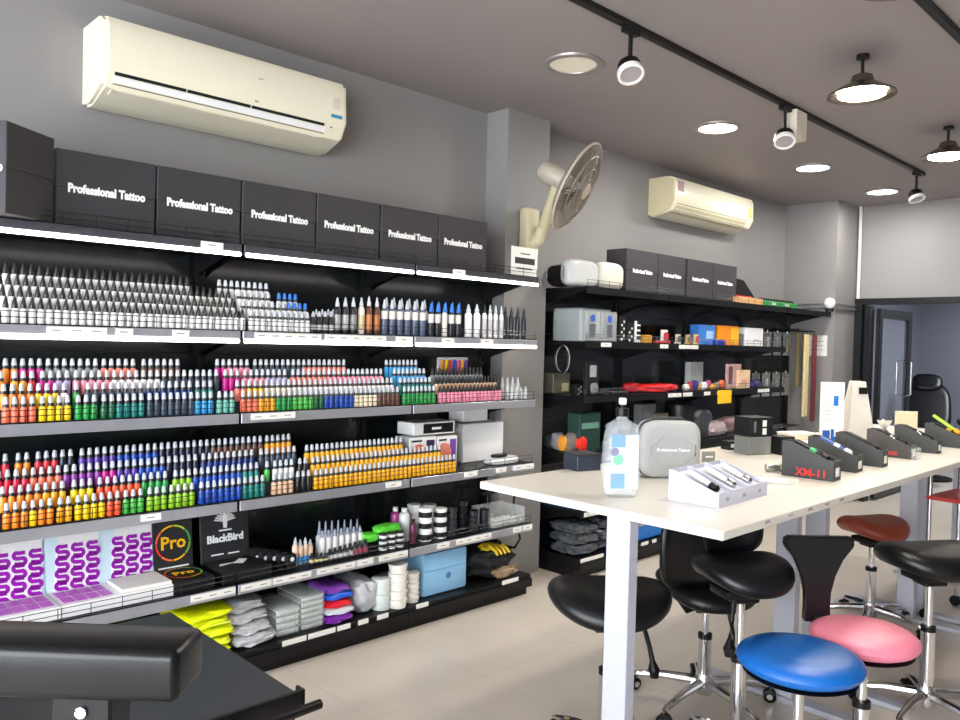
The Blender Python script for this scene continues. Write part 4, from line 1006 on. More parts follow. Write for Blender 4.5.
for k in range(3):
    pen(None, wid*(k+.5)/3, dep_, hf, hb, mat('pearl_barrel', 'e6e2da', .25, .1, noise=.03), [M_BLKP, M_CHROME, M_CHROME][k], label=f'pearl white tattoo pen with {"black" if k == 0 else "chrome"} grip, {["left", "middle", "right"][k]} bay of the white display box', loc=A_, rz=ang, r=.010, group='pens in the white box')

# silver rotary tool and its white box
q = at_z(779, 472, TZ)
t = thing('rotary_tool', 'silver ribbed cylindrical machine lying on the table beside the first black wedge', 'machine', q+Vector((0, 0, .018)), -.75)
M_NICK = mat('brushed_nickel', 'a8a69e', .3, .8, noise=.1)
obj('barrel', P().lathe([(0, -.055), (.014, -.055), (.016, -.05), (.016, -.01), (.0135, -.005), (.0135, 0), (.0165, .003), (.0165, .03), (.014, .035), (.014, .05), (0, .05)], M_NICK, 24, (0, 0, 0), (1, 0, 0)), t)
obj('tip', P().lathe([(0, .05), (.009, .05), (.011, .07), (.006, .078), (0, .078)], mat('smoked_tip', '5a5850', .3, noise=.1), 20, (0, 0, 0), (1, 0, 0)), t)
q = at_z(777, 483, TZ); t = thing('small_carton', 'slim white box lying in front of the silver machine', 'box', q, -.80)
obj('carton', P().box(-.07, .07, -.018, .018, 0, .016, M_WHITE, bev=.002), t); obj('sleeve', P().box(.03, .072, -.019, .019, -.0, .0175, mat('ivory_sleeve', 'd6d2c6', .5, noise=.03)), t)

# black display wedges with pens
WD = [((833, 482), (841, 479), 443, 787, 462, 'red numerals on its side and a green-banded pen'),
      ((856, 473), (864, 471), 439, 817, 456, 'a white-tipped pen, second in the row'),
      ((882, 467.6), (890, 465), 434, 843, 451, 'a black pen, third in the row'),
      ((911, 459.6), (919, 458.5), 430, 875, 446, 'clear sides and red print, fourth in the row'),
      ((937, 454), (943, 453), 425.7, 901, 441, 'a silver-edged pen, fifth in the row'),
      ((966, 449), (972, 448), 424, 934, 438, 'yellow and green capped pens, sixth in the row')]
M_WEDGE = mat('charcoal_card', '3c3e3e', .6, noise=.05)
for k, (fl, fr, yb, xb, yf, lab) in enumerate(WD):
    a = at_z(*fl, TZ); b = at_z(*fr, TZ)
    w = .085; d = .195
    hf = max(.035, zat(yf, a.x, a.y)-TZ); hb = hf+.062
    t = thing('pen_wedge', f'black sloped display wedge with {lab}', 'display box', a, .06)
    m_ = M_WEDGE if k != 3 else mat('smoky_card', '4a4644', .35, noise=.08)
    p = P(); wedge(p, 0, w, d, hf, hb, m_, lip=.035); obj('tray', p, t)
    if k == 3: obj('clear_front', P().box(-.003, w+.003, -.02, -.0005, .002, hf*.8, M_CLEAR), t); obj('red_print', P().box(-.0015, -.0003, .06, .16, .012, .03, colm('b84040')), t)
    obj('price_sticker', P().box(w*.3, w*.75, -.0015, -.0003, hf*.2, hf*.65, M_PAPER), t)
    if k == 0:
        tl = text('XM-11', .042, colm('ff2a28'), t, (-.001, .082, .022), rot=(PI/2, 0, -PI/2), bold=.0003)
    tip = [colm('28b468'), M_WHITE, M_BLKP, M_CHROME, M_CHROME, colm('f0b010')][k]
    pen(None, w*.5, d, hf, hb, M_BLKP if k != 1 else colm('2a5ab0'), M_BLKP if k != 1 else M_WHITE, label=f'{["black pen with green band", "blue and white pen", "all-black pen", "black pen in smoky tray", "black pen with silver rim", "black pen with yellow band"][k]} lying in its display wedge', loc=a, rz=.06, r=.010, grip=tip)
    if k == 5: pen(None, w*.15, d, hf, hb+.03, colm('a8c840'), colm('f0a010'), label='lime and amber pen laid across the sixth display wedge', loc=a+Vector((0, 0, .02)), rz=.06, r=.009)

def cardbox(px, py, w, h, d, rz, name, label, cat, m, extra=None, zb=TZ, bev=.002):
    q = at_z(px, py, zb); t = thing(name, label, cat, q, rz)
    obj('carton' if 'box' in name else 'body', P().box(-w/2, w/2, 0, d, 0, h, m, bev=bev), t)
    if extra: extra(t, w/2, h, d)
    return t, q
M_SMOKE = film('smoked_clear_plastic', '8c908c', .75, .15)
def filled(t, w, h, d): obj('contents', P().blob(-w*.85, w*.85, .01, d-.01, .004, h*.8, mat('grey_parts', '6a6c68', .5, noise=.8, nscale=50), .2, 5), t)
RB = -.35
_, q = cardbox(760, 455, .135, .085, .10, RB, 'clear_box', 'smoky clear box of parts under the black labelled box', 'box', M_SMOKE, filled)
def lab2(t, w, h, d): obj('label_panel', P().box(w*.15, w*.5, -.0015, -.0003, h*.52, h*.85, M_PAPER).box(w*.15, w*.5, -.0015, -.0003, h*.1, h*.42, M_PAPER), t); obj('lettering', P().box(-w*.62, -w*.42, -.0012, -.0002, h*.22, h*.80, colm('6a6c6c')), t)
t = thing('product_box', 'black box with two white stickers stacked on the smoky clear box', 'box', q+Vector((.0, .0, .0865)), RB); obj('carton', P().box(-.062, .075, 0, .11, 0, .088, M_CARDB, bev=.002), t); lab2(t, .068, .088, .11)
cardbox(788, 455, .085, .085, .08, RB, 'product_box', 'plain black carton between the smoky box and the first wedge', 'box', M_CARDB)
cardbox(735, 450, .075, .042, .06, RB, 'product_box', 'small black carton with white stickers left of the smoky clear box', 'box', M_CARDB, lambda t, w, h, d: obj('label_panel', P().box(-w*.7, -w*.1, -.0015, -.0003, h*.3, h*.7, M_PAPER).box(w*.3, w*.8, -.0015, -.0003, h*.2, h*.7, M_PAPER), t))
cardbox(709, 462, .06, .045, .012, -.5, 'name_card', 'small grey card with white lettering beside the hard case', 'card', colm('8e8f88', .6), lambda t, w, h, d: obj('lettering', P().box(-w*.6, w*.6, -.0012, -.0002, h*.42, h*.58, M_LET), t))
# counter signs
def sign1(t, w, h, d):
    obj('blue_print', P().box(w*.1, w*.5, -.0015, -.0003, h*.62, h*.78, colm('2a6cc0')).box(-w*.75, -w*.15, -.0015, -.0003, h*.02, h*.22, colm('1c5cb8')).box(-w*.05, w*.2, -.0015, -.0003, h*.05, h*.24, colm('1c5cb8')).box(w*.2, w*.6, -.0015, -.0003, h*.02, h*.12, colm('1c5cb8')), t)
    for k in range(7): obj('text_line', P().box(-w*.7, w*(.1 if k in (2, 3) else .0), -.0015, -.0003, h*(.40+k*.07), h*(.408+k*.07), colm('9a9aa0')), t)
q1 = at_z(831, 444, TZ); dd = q1.x*.695+q1.y*.72; s_ = dd/788
t = thing('counter_sign', 'tall white counter sign with blue squares on the table', 'sign', q1, -.75); w, h = 24*s_, 62*s_; obj('panel', P().box(-w/2, w/2, 0, .006, 0, h, M_PAPER), t); sign1(t, w/2, h, .006); obj('foot', P().box(-w/2, w/2, -.03, .04, 0, .004, M_CLEAR), t)
q1 = at_z(862, 441, TZ); dd = q1.x*.695+q1.y*.72; s_ = dd/788
t = thing('tapered_stand', 'white tapering stand with a small dark label behind the display wedges', 'stand', q1, -.55); w, h = 31*s_, 60*s_
for q, yy in ((1, 0), (-1, .10)):
    pn = P().prism([(-w/2, 0), (w/2, 0), (w*.24, h-.004), (w*.2, h), (-w*.2, h), (-w*.24, h-.004)], .006, mat('matte_white_board', 'dcd8d0', .5, noise=.02)); o = obj('panel', pn, t); o.location = (0, yy, 0); o.rotation_euler = (-.11*q, 0, 0)
obj('label_panel', P().box(-.012, w*.24, .021, .024, h*.78, h*.89, M_CARDB), t)
cardbox(906, 431, .145, .125, .006, -.75, 'cream_card', 'blank cream card standing behind the fifth wedge', 'card', colm('e8dfc0', .6, .02), lambda t, w, h, d: obj('foot', P().box(-w, w, .006, .05, 0, .003, M_PAPER), t))
q = at_z(884, 432, TZ); t = thing('glass_bauble', 'little clear and chrome holder between the tapering stand and cream card', 'holder', q)
obj('bowl', P().lathe([(0, 0), (.03, 0), (.012, .02), (.03, .045), (.045, .075), (.04, .075), (0, .04)], M_CHROME, 18), t)
q = at_z(805, 440, TZ+.0); t = thing('white_tray', 'cream flat tray behind the first wedges', 'tray', q, -.4); obj('tray', P().box(-.09, .09, 0, .12, 0, .03, colm('ece4cc', .5, .02), bev=.004), t); obj('rim', P().box(-.092, .092, -.002, .122, .03, .036, M_PAPER), t)

# ------------------------------------------------------------------ stools and saddle chairs
def base5(t, R_=.27, rot=0, arm=M_CHROME, casters=True, h=.09):
    hub = obj('hub', P().lathe([(0, .05), (.035, .05), (.04, .07), (.035, .11), (.028, .13), (0, .13)], arm, 20), t)
    for k in range(5):
        a = rot+k*2*PI/5; dx, dy = math.cos(a), math.sin(a)
        p = P(); p.tube([(dx*.025, dy*.025, .095), (dx*R_*.55, dy*R_*.55, .088), (dx*R_*.93, dy*R_*.93, .070), (dx*R_, dy*R_, .062)], [.021, .017, .013, .011], arm, 10)
        s = obj('base_arm', p, t)
        c = P(); a2 = a+1.1+k*.7; wx, wy = math.cos(a2), math.sin(a2); cx, cy = dx*R_, dy*R_
        c.cyl((cx, cy, .045), .006, .018, M_CHROME, 8)
        c.lathe([(0, -.004), (.018, -.004), (.022, 0), (.018, .004), (0, .004)], M_BLKP, 14, (cx, cy, .035), (wx, wy, 0))
        for s_ in (-1, 1): c.lathe([(0, -.008), (.020, -.008), (.026, -.004), (.026, .004), (.020, .008), (0, .008)], M_BLKP, 18, (cx+wx*.014*s_, cy+wy*.014*s_, .0262), (wx, wy, 0))
        for s_ in (-1, 1): c.lathe([(0, -.002), (.012, -.002), (.012, .002), (0, .002)], M_CHROME, 14, (cx+wx*.0235*s_, cy+wy*.0235*s_, .0262), (wx, wy, 0))
        obj('caster', c, s)
def gas(t, z1, col=True):
    p = P().lathe([(0, .13), (.026, .13), (.026, .13+(z1-.13)*.5), (.028, .13+(z1-.13)*.5), (.028, .15+(z1-.13)*.5), (0, .15+(z1-.13)*.5)], M_CHROME, 20, mats=[M_CHROME, M_CHROME, M_BLKP, M_BLKP, M_BLKP])
    p.cyl((0, 0, .15+(z1-.13)*.5), .015, z1-.15-(z1-.13)*.5, M_CHROME, 16); obj('gas_lift', p, t)
def round_stool(x, y, zt, col, label, r=.18, rot=.2, back=None):
    t = thing('round_stool', label, 'stool', (x, y, 0))
    base5(t, .24, rot); gas(t, zt-.085)
    m_ = mat('leatherette_'+col, col, .38, bump=.06, nscale=300, noise=.04)
    obj('seat', P().cushion(r, r, .07, m_, c=(0, 0, zt-.075), edge=1.0, seg=56, dome=.008), t)
    obj('seat_plate', P().lathe([(0, 0), (r*.8, 0), (r*.9, .008), (0, .008)], M_BLKP, 30, (0, 0, zt-.0845)), t)
    obj('lever', P().tube([(.03, -.02, zt-.093), (.13, -.05, zt-.098), (.165, -.06, zt-.105), (.20, -.07, zt-.107)], [.005, .005, .011, .009], M_BLKP), t)
    return t
round_stool(2.302, .988, .575, '0a5cab', 'round stool with a bright blue padded seat in front of the table')
pk = round_stool(2.655, .935, .572, 'de7f94', 'pink padded stool with a flared black backrest beside the blue stool', r=.165, rot=.75)
e = Vector((.0, 0, 0)); bq = at_depth(818, 612, 2.66)-Vector((2.655, .935, 0))
tt = thing  # backrest of the pink stool
ol = [(-.045, 0), (-.042, .10), (-.05, .16), (-.075, .215), (-.112, .245), (-.122, .27), (-.112, .29), (.112, .29), (.122, .27), (.112, .245), (.075, .215), (.05, .16), (.042, .10), (.045, 0)]
bk = P().prism(ol, .03, M_LEATH); bmesh.ops.bevel(bk.bm, geom=list(bk.bm.edges), offset=.006, segments=2, affect='EDGES')
bo = obj('backrest', bk, pk); bo.location = (bq.x, bq.y, .535); bo.rotation_euler = (.0, 0, -.75)
obj('back_bar', P().tube([(0, .02, .475), (bq.x*.7, bq.y*.8, .465), (bq.x, bq.y+.012, .48), (bq.x, bq.y+.012, .56)], .012, M_BLKP), pk)

def saddle_z(a=.035, b=.05, rx=.2, ry=.2):
    return lambda x, y: a*(y/ry)**2*-1 + b*(x/rx)**2*(1 if x < 0 else .6)
def saddle_stool(x, y, zt, m_, label, rz=0, rx=.19, ry=.20, rot=.3, lever=True, stalk=None, back=None, R_=.27, arm=M_CHROME, ex=2.4, name='saddle_stool', lv=(.12, -.10), thick=.085, wing=.018):
    t = thing(name, label, 'stool' if name == 'saddle_stool' else 'chair', (x, y, 0), rz)
    base5(t, R_, rot, arm); gas(t, zt-.12)
    zf = lambda u, v: wing*(u/rx)**2 - .03*(v/ry)**2
    obj('seat', P().cushion(rx, ry, thick, m_, zf=zf, ex=ex, c=(0, 0, zt-.085), edge=.7, seg=56), t)
    obj('seat_mechanism', P().box(-.09, .09, -.06, .06, zt-.13, zt-.10, M_BLKP, bev=.01, seg=2).box(-.05, .05, -.04, .04, zt-.15, zt-.13, M_BLKP, bev=.005), t)
    if lever:
        l = P(); l.tube([(lv[0], lv[1], zt-.115), (lv[0]*1.15, lv[1]*1.15, zt-.17), (lv[0]*1.25, lv[1]*1.25, zt-.22), (lv[0]*1.3, lv[1]*1.3, zt-.25), (lv[0]*1.32, lv[1]*1.32, zt-.275)], [.008, .008, .009, .021, .014], M_BLKP, 10)
        obj('lever', l, t)
    if back:
        bx, by, zb, w, h, yaw_ = back
        bx, by = (Matrix.Rotation(-rz, 2) @ Vector((bx, by)))[:]; Rb = Matrix.Rotation(yaw_-rz, 3, 'Z') @ Matrix.Rotation(PI/2, 3, 'X')
        p = P(); p.cushion(w, h, .06, M_LEATH, zf=lambda u, v: .04*(u/w)**2, ex=3, c=(bx, by, zb), R=Rb, edge=.8, seg=48); obj('backrest', p, t)
        s_ = P(); s_.tube([(bx*.15, by*.15, zt-.12), (bx*.8, by*.8, zt-.13), (bx*1.12, by*1.12, zt-.08), (bx*1.08, by*1.08, zb-.02)], .013, M_BLKP, 10)
        obj('back_bar', s_, t)
    return t
c1 = at_depth(611, 600, 2.72)
saddle_stool(c1.x, c1.y+.01, c1.z+.045, M_LEATH, 'black padded saddle stool left of the near table leg', rz=-.77, rx=.212, ry=.21, thick=.095, rot=1.0, lv=(.11, -.07), R_=.25, ex=2.2)
BR = (-.16, .17)
c2 = at_depth(684, 546, 3.12)
saddle_stool(2.89, 1.63, .535, M_LEATH, 'black saddle chair with upright backrest and chrome star base under the table', rz=-.77, rx=.20, ry=.215, rot=.15, back=(c2.x-2.89, c2.y-1.63, c2.z, .135, .16, -.55), arm=M_CHROME, R_=.29, name='saddle_chair', lv=(.05, -.14))
c3 = at_depth(742, 566, 2.72)
saddle_stool(c3.x, c3.y, c3.z+.03, M_LEATH, 'black saddle chair pushed under the table behind the blue stool', rz=-.55, rx=.16, ry=.17, rot=.5, back=(.12, .14, .80, .12, .10, -.5), R_=.24, name='saddle_chair', lv=(-.10, -.12))
M_BRK = mat('leatherette_brick', '8c3a26', .4, noise=.05, bump=.06, nscale=300)
hb_ = at_z(863, 607, .1)
saddle_stool(hb_.x+.04, hb_.y-.02, .575, M_BRK, 'brick red saddle stool beyond the pink stool', rz=-.5, rx=.17, ry=.17, rot=.1, R_=.26, lever=False, ex=2.2)
saddle_stool(3.47, .98, .685, M_LEATH, 'black saddle stool with chrome pole at the right, in front of the brick red one', rz=-.6, rx=.215, ry=.18, rot=-.1, R_=.25, lever=False, ex=2.1, thick=.09)

# chrome trolley with a red shelf at the right edge
q = at_depth(975, 500, 4.3)
t = thing('trolley', 'chrome trolley with a red tray at the right picture edge', 'trolley', (q.x, q.y, 0), -.1)
for a_ in (-.2, .2):
    for b_ in (-.15, .15): l = obj('post', P().cyl((a_, b_, .06), .011, .84, M_CHROME, 12), t); obj('caster', P().lathe([(0, -.012), (.03, -.012), (.03, .012), (0, .012)], M_BLKP, 16, (a_, b_, .030), (1, 0, 0)), l)
for z_, m_ in ((.66, colm('d04038')), (.30, M_CHROME)): obj('shelf', P().box(-.215, .215, -.165, .165, z_, z_+.02, m_, bev=.004), t)
tag(obj('steel_bowl', P().lathe([(0, 0), (.03, 0), (.06, .05), (.055, .05), (0, .012)], M_NICK, 20, (q.x-.08, q.y-.05, .681))), 'small steel bowl on the red trolley tray', 'bowl')

# ------------------------------------------------------------------ foreground arm rest and cart
q = at_depth(0, 0, 1)
RZ = -YAW-0.0
ec = at_depth(102, 657, 1.10)
t = thing('arm_rest', 'black padded arm rest in the lower left foreground', 'arm rest', (ec.x, ec.y, 0), -.785)
p = P(); p.box(-.26, .126, -.05, .05, ec.z-.042, ec.z+.030, mat('smooth_black_vinyl', '060709', .3, bump=.03, nscale=200, noise=.05, spec=.3), bev=.012, seg=4)
# soften the slab: slight crown on the top
for v in p.bm.verts:
    if v.co.z > ec.z: v.co.z += .008*(1-min(1, (v.co.y/.05)**2))
    if v.co.x > .10: v.co.z -= (v.co.x-.10)*.12*(1 if v.co.z > ec.z else -.3)
obj('pad', p, t)
obj('bracket', P().box(-.055, .028, -.03, .03, ec.z-.17, ec.z-.043, M_BLK, bev=.004), t)
obj('bolt', P().lathe([(0, 0), (.008, 0), (.008, .004), (0, .006)], M_CHROME, 12, (-.012, -.0305, ec.z-.064), (0, -1, 0)), t)
obj('pole', P().cyl((-.015, 0, .03), .022, ec.z-.03-.171, M_BLK, 20), t)
obj('foot', P().lathe([(0, 0), (.24, 0), (.24, .012), (.03, .029), (0, .029)], M_BLK, 36, (-.015, 0, 0)), t)
# cart
CZ0 = .62; cl = at_z(310, 692, CZ0); ct = at_z(165, 613, CZ0)
X1 = (cl.x+ct.x)/2+.005; Y0 = cl.y; Y1 = ct.y
t = thing('work_cart', 'black low cart with a flat dark top in the lower left corner', 'cart', (X1-.36, (Y0+Y1)/2, 0)); ox, oy = X1-.36, (Y0+Y1)/2
M_SLATE = mat('slate_tray_surface', '1f262c', .4, noise=.08)
obj('top_tray', P().box(-.36, .352, Y0-oy+.01, Y1-oy, CZ0-.02, CZ0, M_SLATE, bev=.002), t)
rm = P(); rm.box(-.36, .36, Y0-oy-.002, Y0-oy+.009, CZ0-.05, CZ0+.012, M_BLKP, bev=.002)
rm.box(.353, .362, Y0-oy-.002, Y0-oy+.03, CZ0-.05, CZ0+.012, M_BLKP, bev=.002); obj('rim', rm, t)
obj('handle_bar', P().tube([(-.30, Y0-oy-.06, CZ0-.02), (.375, Y0-oy-.045, CZ0-.012)], .011, M_BLKP, 12).tube([(.20, Y0-oy-.002, CZ0-.03), (.20, Y0-oy-.05, CZ0-.018)], .008, M_BLKP), t)
for a_ in (-.33, .33):
    for b_ in (Y0-oy+.03, Y1-oy-.03): obj('leg', P().box(a_-.015, a_+.015, b_-.015, b_+.015, 0, CZ0-.021, M_BLK), t)
obj('lower_shelf', P().box(-.31, .31, Y0-oy+.05, Y1-oy-.05, .2, .22, M_BLK), t)

# ------------------------------------------------------------------ air conditioners
def aircon(x0, x1, z0, z1, d, label, mbody, mside, var):
    t = thing('air_conditioner', label, 'air conditioner', ((x0+x1)/2, YA, z0)); w = (x1-x0)/2; h = z1-z0
    prof = [(0, .02), (0, h), (-d*.75, h), (-d*.92, h-.012), (-d, h-.05), (-d*1.0, h*.33), (-d*.86, h*.13), (-d*.55, .02), (-d*.3, 0), (-.02, 0)]
    obj('body', P().prism([(y, z) for y, z in prof], 2*w-.03, mbody, org=(-w+.015, 0, 0), ux=(0, 1, 0), uy=(0, 0, 1), un=(1, 0, 0)), t)
    for s in (-1, 1):
        p = P(); pr = [(0, .015), (0, h-.002), (-d*.75, h-.002), (-d*.95, h-.03), (-d*.98, h*.38), (-d*.84, h*.17), (-d*.54, .025), (-d*.3, .005)]
        p.prism(pr, .0145, mside, org=(-w if s < 0 else w-.0145, 0, 0), ux=(0, 1, 0), uy=(0, 0, 1), un=(1, 0, 0)); obj('side_cap', p, t)
    # louvre on the lower slope
    L = P(); slope = Vector((0, -d*.86+d*.55, h*.16-.02)).normalized()
    a = Vector((0, -d*1.0, h*.33)); b_ = Vector((0, -d*.86, h*.13)); c_ = Vector((0, -d*.55, .02))
    n1 = (b_-a).cross(Vector((1, 0, 0))).normalized(); n1 = -n1 if n1.y > 0 else n1
    n2 = (c_-b_).cross(Vector((1, 0, 0))).normalized(); n2 = -n2 if n2.z > 0 else n2
    def strip(p, A, B, f0, f1, x0, x1, n, th, m):
        P0 = A.lerp(B, f0)+n*.0005; P1 = A.lerp(B, f1)+n*.0005; vs = []
        for x in (x0, x1):
            for q in (P0, P1, P1+n*th, P0+n*th): vs.append(p.bm.verts.new((x, q.y, q.z)))
        i = p.mi(m)
        for f in ((0, 1, 2, 3), (7, 6, 5, 4), (0, 4, 5, 1), (1, 5, 6, 2), (2, 6, 7, 3), (3, 7, 4, 0)): p.bm.faces.new([vs[k] for k in f]).material_index = i
    sl = P()
    if var == 0:
     for k, (s0, s1) in enumerate(((-.93, -.42), (-.41, .1), (.11, .78))): strip(sl, a, b_, .10, .28, w*s0, w*s1, n1, .001, M_CARDB)
    for q in ((.72,) if var == 0 else (.1, .9)): strip(sl, a, b_, q, q+.06, -w*.93, w*.80, n1, .0012, colm('6a6660'))
    obj('outlet_slot', sl, t)
    fl = P(); strip(fl, a, b_, .32, .66, -w*.93, w*.80, n1, .005, M_WHITE if var == 0 else mside); strip(fl, b_, c_, .05, .6, -w*.93, w*.80, n2, .004, mside); obj('louvre', fl, t)
    if var == 0:
        obj('label_sticker', P().box(w*.84, w*.95, -d-.0015, -d-.0003, h*.42, h*.47, colm('2a88b0')), t)
        obj('badge', P().box(w*.16, w*.2, -d-.0015, -d-.0003, h*.68, h*.70, colm('b8b09a')).box(w*.86, w*.93, -d-.0015, -d-.0003, h*.55, h*.72, colm('d8d0bc')).box(w*.845, w*.86, -d*.965-.0015, -d*.96-.0003, h*.27, h*.30, M_BLKP), t)
        obj('badge', P().box(w*.13, w*.16, -d-.0015, -d-.0003, h*.365, h*.385, colm('8a8676')), t)
    else:
        obj('label_sticker', P().box(-w*.93, -w*.80, -d-.0015, -d-.0003, h*.62, h*.88, colm('7a2a30')), t); obj('label_sticker', P().box(w*.83, w*.95, -d-.0015, -d-.0003, h*.42, h*.68, colm('c8c060')), t)
    return t
aircon(1.075, 2.195, 2.375, 2.70, .26, 'large cream air conditioner high on the wall above the lit shelving', M_CREAM, M_CREAM, 0)
aircon(5.15, 6.395, 2.45, 2.745, .23, 'smaller cream air conditioner with a red sticker above the unlit shelving', M_CREAM, M_CREAM2, 1)

# ------------------------------------------------------------------ wall fan on the column
pc = at_depth(577, 187, 4.55)
nrm = (AR*(.956*.86) - AU*(.956*.51) - AF*.29).normalized()
base = Vector((3.56, 3.32, 2.17))
t = thing('wall_fan', 'cream wall fan with wire cage tilted on the grey column', 'fan', base)
loc = lambda v: Vector(v)-base
M_FAN = mat('fan_grey_beige', 'b0a698', .4, noise=.04); M_CAGE = mat('fan_cage_wire', '8f877c', .35, .4, noise=.05)
br = P(); br.box(-.055, .06, -.085, -.001, -.19, .11, M_CREAM2, bev=.025, seg=3); obj('wall_bracket', br, t)
back_ = loc(pc - nrm*.13)
obj('neck', P().tube([(0, -.05, -.12), (.02, -.10, -.08), (.035, -.13, -.01), tuple(back_+Vector((0, 0, -.05)))], [.045, .042, .034, .036], M_CREAM2, 14), t)
mo = P(); c0 = loc(pc - nrm*.25); mo.lathe([(0, 0), (.045, .004), (.062, .03), (.066, .10), (.062, .17), (.035, .20), (0, .20)], M_FAN, 24, c0, nrm); obj('motor_housing', mo, t)
c0 = loc(pc); Rn = Vector((0, 0, 1)).rotation_difference(nrm).to_matrix(); RF = .265
cg = P()
def circ(r, z, n=48): return [tuple(c0+Rn @ Vector((r*math.cos(2*PI*k/n), r*math.sin(2*PI*k/n), z))) for k in range(n+1)]
cg.tube(circ(RF, 0), .008, M_FAN, 8)
for r, z in ((.20, .035), (.13, .05), (.07, .055), (.20, -.04), (.13, -.055)): cg.tube(circ(r, z), .003, M_CAGE, 5)
for k in range(72):
    a = 2*PI*k/72
    for sg in (1, -1): cg.tube([tuple(c0+Rn @ Vector((r*math.cos(a), r*math.sin(a), sg*z))) for r, z in ((RF, 0), (.24, .018), (.16, .045), (.05, .058))], .0021, M_CAGE, 4)
obj('cage', cg, t)
obj('hub_cap', P().lathe([(0, 0), (.05, 0), (.05, .008), (0, .014)], M_FAN, 24, c0+nrm*.055, nrm), t)
for k in range(3):
    bl = P(); vs = []
    for r, w0, w1 in ((.03, -.2, .3), (.10, -.35, .5), (.18, -.3, .55), (.215, -.1, .35)):
        for a_, zz in ((w0, -.014), (w1, .014)):
            a = 2*PI*k/3+a_; vs.append(bl.bm.verts.new(c0+Rn @ Vector((r*math.cos(a), r*math.sin(a), zz))))
    i = bl.mi(mat('fan_blade', '6e6a66', .3, noise=.05))
    for q in range(3): bl.bm.faces.new([vs[2*q], vs[2*q+1], vs[2*q+3], vs[2*q+2]]).material_index = i
    bo = obj('blade', bl, t); so = bo.modifiers.new('thickness', 'SOLIDIFY'); so.thickness = .003

# ------------------------------------------------------------------ ceiling lights
def add_area(name, loc_, size, power, col=(1, .97, .93), rot=(0, 0, 0), shape='DISK', sy=None, parent=None, spread=None):
    l = bpy.data.lights.new(name, 'AREA'); l.shape = shape; l.size = size; l.energy = power; l.color = col
    if sy: l.size_y = sy
    if spread: l.spread = spread
    o = bpy.data.objects.new(name, l); C.objects.link(o); o.location = loc_; o.rotation_euler = rot
    if parent: o.parent = parent
    return o
M_DLON = mat('downlight_glow', 'fffaf4', .5, emit=9); M_DLOFF = mat('downlight_dim', 'cfc6b4', .5, emit=.2)
M_TRIM = mat('downlight_trim', '9a9490', .35, .4, noise=.03)
DL = [(3.07, 2.555, 0, 'dim cream recessed downlight above the fan'), (4.57, 2.60, 1, 'bright recessed downlight above the smaller air conditioner'), (6.03, 2.615, 1, 'bright recessed downlight between the two track spots'), (7.30, 2.55, 1, 'bright recessed downlight at the far end near the column')]
for x, y, on, lab in DL:
    t = thing('ceiling_downlight', lab, 'ceiling light', (x, y, CZ))
    obj('trim_ring', P().lathe([(.115, -.001), (.148, -.001), (.145, -.010), (.118, -.014), (.115, -.001)], M_TRIM, 40), t)
    obj('diffuser', P().lathe([(0, -.009), (.116, -.009), (.116, -.002), (0, -.002)], M_DLON if on else M_DLOFF, 36), t)
    if on: add_area('downlight_lamp', (0, 0, -.02), .22, 12, parent=t)
# unseen downlights nearer the camera are left out; pendants
def dome(x, y, label, power=12, drop=.10):
    t = thing('dome_lamp', label, 'ceiling light', (x, y, CZ))
    obj('rod', P().cyl((0, 0, -drop), .008, drop-.001, M_BLK, 12).cyl((0, 0, -.02), .03, .019, M_BLK, 20), t)
    z = -drop
    obj('shade', P().lathe([(.02, z+.012), (.045, z), (.055, z-.03), (.10, z-.055), (.15, z-.085), (.152, z-.092), (.146, z-.092), (.096, z-.062), (.05, z-.036), (.0, z-.03)], mat('dark_bronze_shade', '6a6058', .25, .8, noise=.05), 40), t)
    obj('bulb', P().lathe([(0, z-.04), (.05, z-.045), (.105, z-.074), (.105, z-.09), (.05, z-.105), (0, z-.107)], mat('bulb_glow', 'fff4e0', .5, emit=30), 28), t)
    add_area('dome_lamp_light', (0, 0, z-.115), .2, power, (1, .93, .82), parent=t)
dome(3.90, 1.47, 'dome ceiling lamp, lit, between the track rail and the dark track corner')
dome(5.47, 1.535, 'dome ceiling lamp, lit, at the right picture edge')
pq = at_z(900, -16, 2.66)
dome(pq.x, pq.y, 'dome ceiling lamp cut by the top picture edge')
# track rails and spot heads
def track(y, x0, x1, label):
    t = thing('track_rail', label, 'track rail', ((x0+x1)/2, y, CZ)); w = (x1-x0)/2
    obj('rail', P().box(-w, w, -.018, .018, -.026, -.0005, M_BLK, bev=.002), t); obj('end_cap', P().box(w+.0005, w+.012, -.02, .02, -.028, -.0005, M_BLKP), t)
track(2.06, 1.0, 6.72, 'long black ceiling track carrying three spot heads')
track(1.07, 2.4, 5.0, 'black ceiling track at the upper right corner')
def spot(x, label, aim=(-.25, -.2, -1), power=0):
    t = thing('track_spotlight', label, 'spotlight', (x, 2.06, CZ-.0265)); d = Vector(aim).normalized()
    obj('adapter', P().box(-.05, .05, -.017, .017, -.022, -.0005, M_BLK, bev=.002), t)
    obj('stem', P().cyl((0, 0, -.13), .010, .108, M_BLK, 12), t)
    c = Vector((0, 0, -.175))
    obj('head', P().lathe([(0, -.05), (.03, -.048), (.05, -.03), (.055, 0), (.055, .02), (0, .02)], M_BLKP, 26, c, d), t)
    obj('lamp_ring', P().lathe([(.0555, .012), (.058, .012), (.058, .034), (.048, .036), (.046, .022)], mat('white_ring', 'e6e2de', .3, noise=.02), 26, c, d), t)
    obj('lens', P().lathe([(0, .028), (.046, .028), (.046, .022), (0, .022)], mat('spot_lens', '8a8486', .15, emit=.1), 24, c, d), t)
spot(2.86, 'black track spot with white ring, nearest the camera', (-.35, -.5, -1))
spot(4.36, 'black track spot with white ring beside the pale square box', (-.55, -.35, -1))
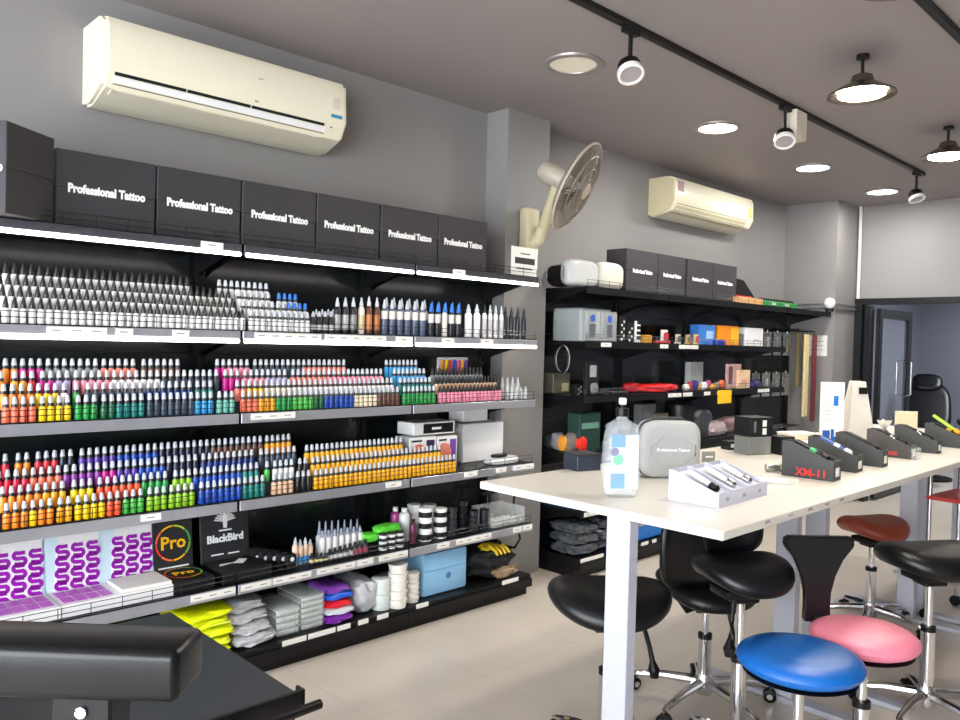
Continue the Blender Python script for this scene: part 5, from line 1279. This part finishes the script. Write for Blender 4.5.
spot(6.60, 'small track spot at the far end of the rail', (-.2, -.4, -1))
tag(obj('junction_box', P().box(4.42, 4.56, 2.02, 2.10, CZ-.19, CZ-.0275, mat('ivory_box', 'd8cfbe', .5, noise=.03), bev=.004)), 'pale rectangular driver box hanging from the track beside the second spot', 'box')

# ------------------------------------------------------------------ chair in the room beyond
t = thing('tattoo_chair', 'black padded reclining chair in the dim room behind the glass', 'chair', (10.1, 2.93, 0), .35); t.scale = (.82, .82, .82)
p = P().cushion(.32, .36, .14, M_LEATH, ex=3.5, c=(0, 0, .50), edge=.7); obj('seat', p, t)
p = P().cushion(.31, .42, .13, M_LEATH, ex=3.2, c=(.30, 0, .62), edge=.7, R=Matrix.Rotation(-1.05, 3, 'Y') @ Matrix.Rotation(PI/2, 3, 'Z')); me = p.mesh('backrest'); o = link('backrest', me, t, (.15, 0, .32))
obj('headrest', P().cushion(.14, .2, .10, M_LEATH, ex=3, c=(.58, 0, 1.32), edge=.8, R=Matrix.Rotation(-1.05, 3, 'Y')), t)
for s in (-1, 1): obj('armrest', P().box(-.25, .25, s*.42-.06, s*.42+.06, .78, .86, M_LEATH, bev=.03, seg=3).cyl((0, s*.42, .55), .02, .23, M_CHROME), t)
obj('leg_rest', P().cushion(.24, .28, .12, M_LEATH, ex=3.5, c=(-.55, 0, .40), edge=.7, R=Matrix.Rotation(-.35, 3, 'Y')), t)
obj('pedestal', P().lathe([(0, 0), (.32, 0), (.32, .03), (.12, .06), (.10, .45), (.2, .5), (0, .5)], M_BLK, 32), t)
t = thing('work_desk', 'low dark desk in front of the reclining chair beyond the glass', 'desk', (8.6, .9, 0))
obj('desktop', P().box(-.3, .3, -.8, .7, .72, .76, M_BLKP), t); obj('side_panel', P().box(-.28, .28, -.78, -.74, 0, .72, M_BLKP).box(-.28, .28, .64, .68, 0, .72, M_BLKP), t); obj('back_panel', P().box(.26, .28, -.74, .64, 0, .72, M_BLKP), t)

# ------------------------------------------------------------------ light and exposure
add_area('back_room_lamp', (10, 1.6, 2.45), 1.0, 50, (.9, .94, 1.0))
w = bpy.data.worlds.new('daylight'); bpy.context.scene.world = w; w.use_nodes = True
w.node_tree.nodes['Background'].inputs[0].default_value = (.9, .95, 1, 1); w.node_tree.nodes['Background'].inputs[1].default_value = WORLD if 'WORLD' in globals() else 8.0
l = add_area('shop_front_daylight', (XB-.25, 0, 1.45), 2.0, 200, (.9, .95, 1), rot=(0, -PI/2, 0), shape='RECTANGLE', sy=5.5)
sc = bpy.context.scene
sc.view_settings.view_transform = 'Standard'; sc.view_settings.look = 'None'; sc.view_settings.gamma = 1; sc.view_settings.use_curve_mapping = False
sc.view_settings.exposure = .6
sc.cycles.max_bounces = 8; sc.cycles.transparent_max_bounces = 16; sc.cycles.use_denoising = True
sc.cycles.sample_clamp_indirect = 6
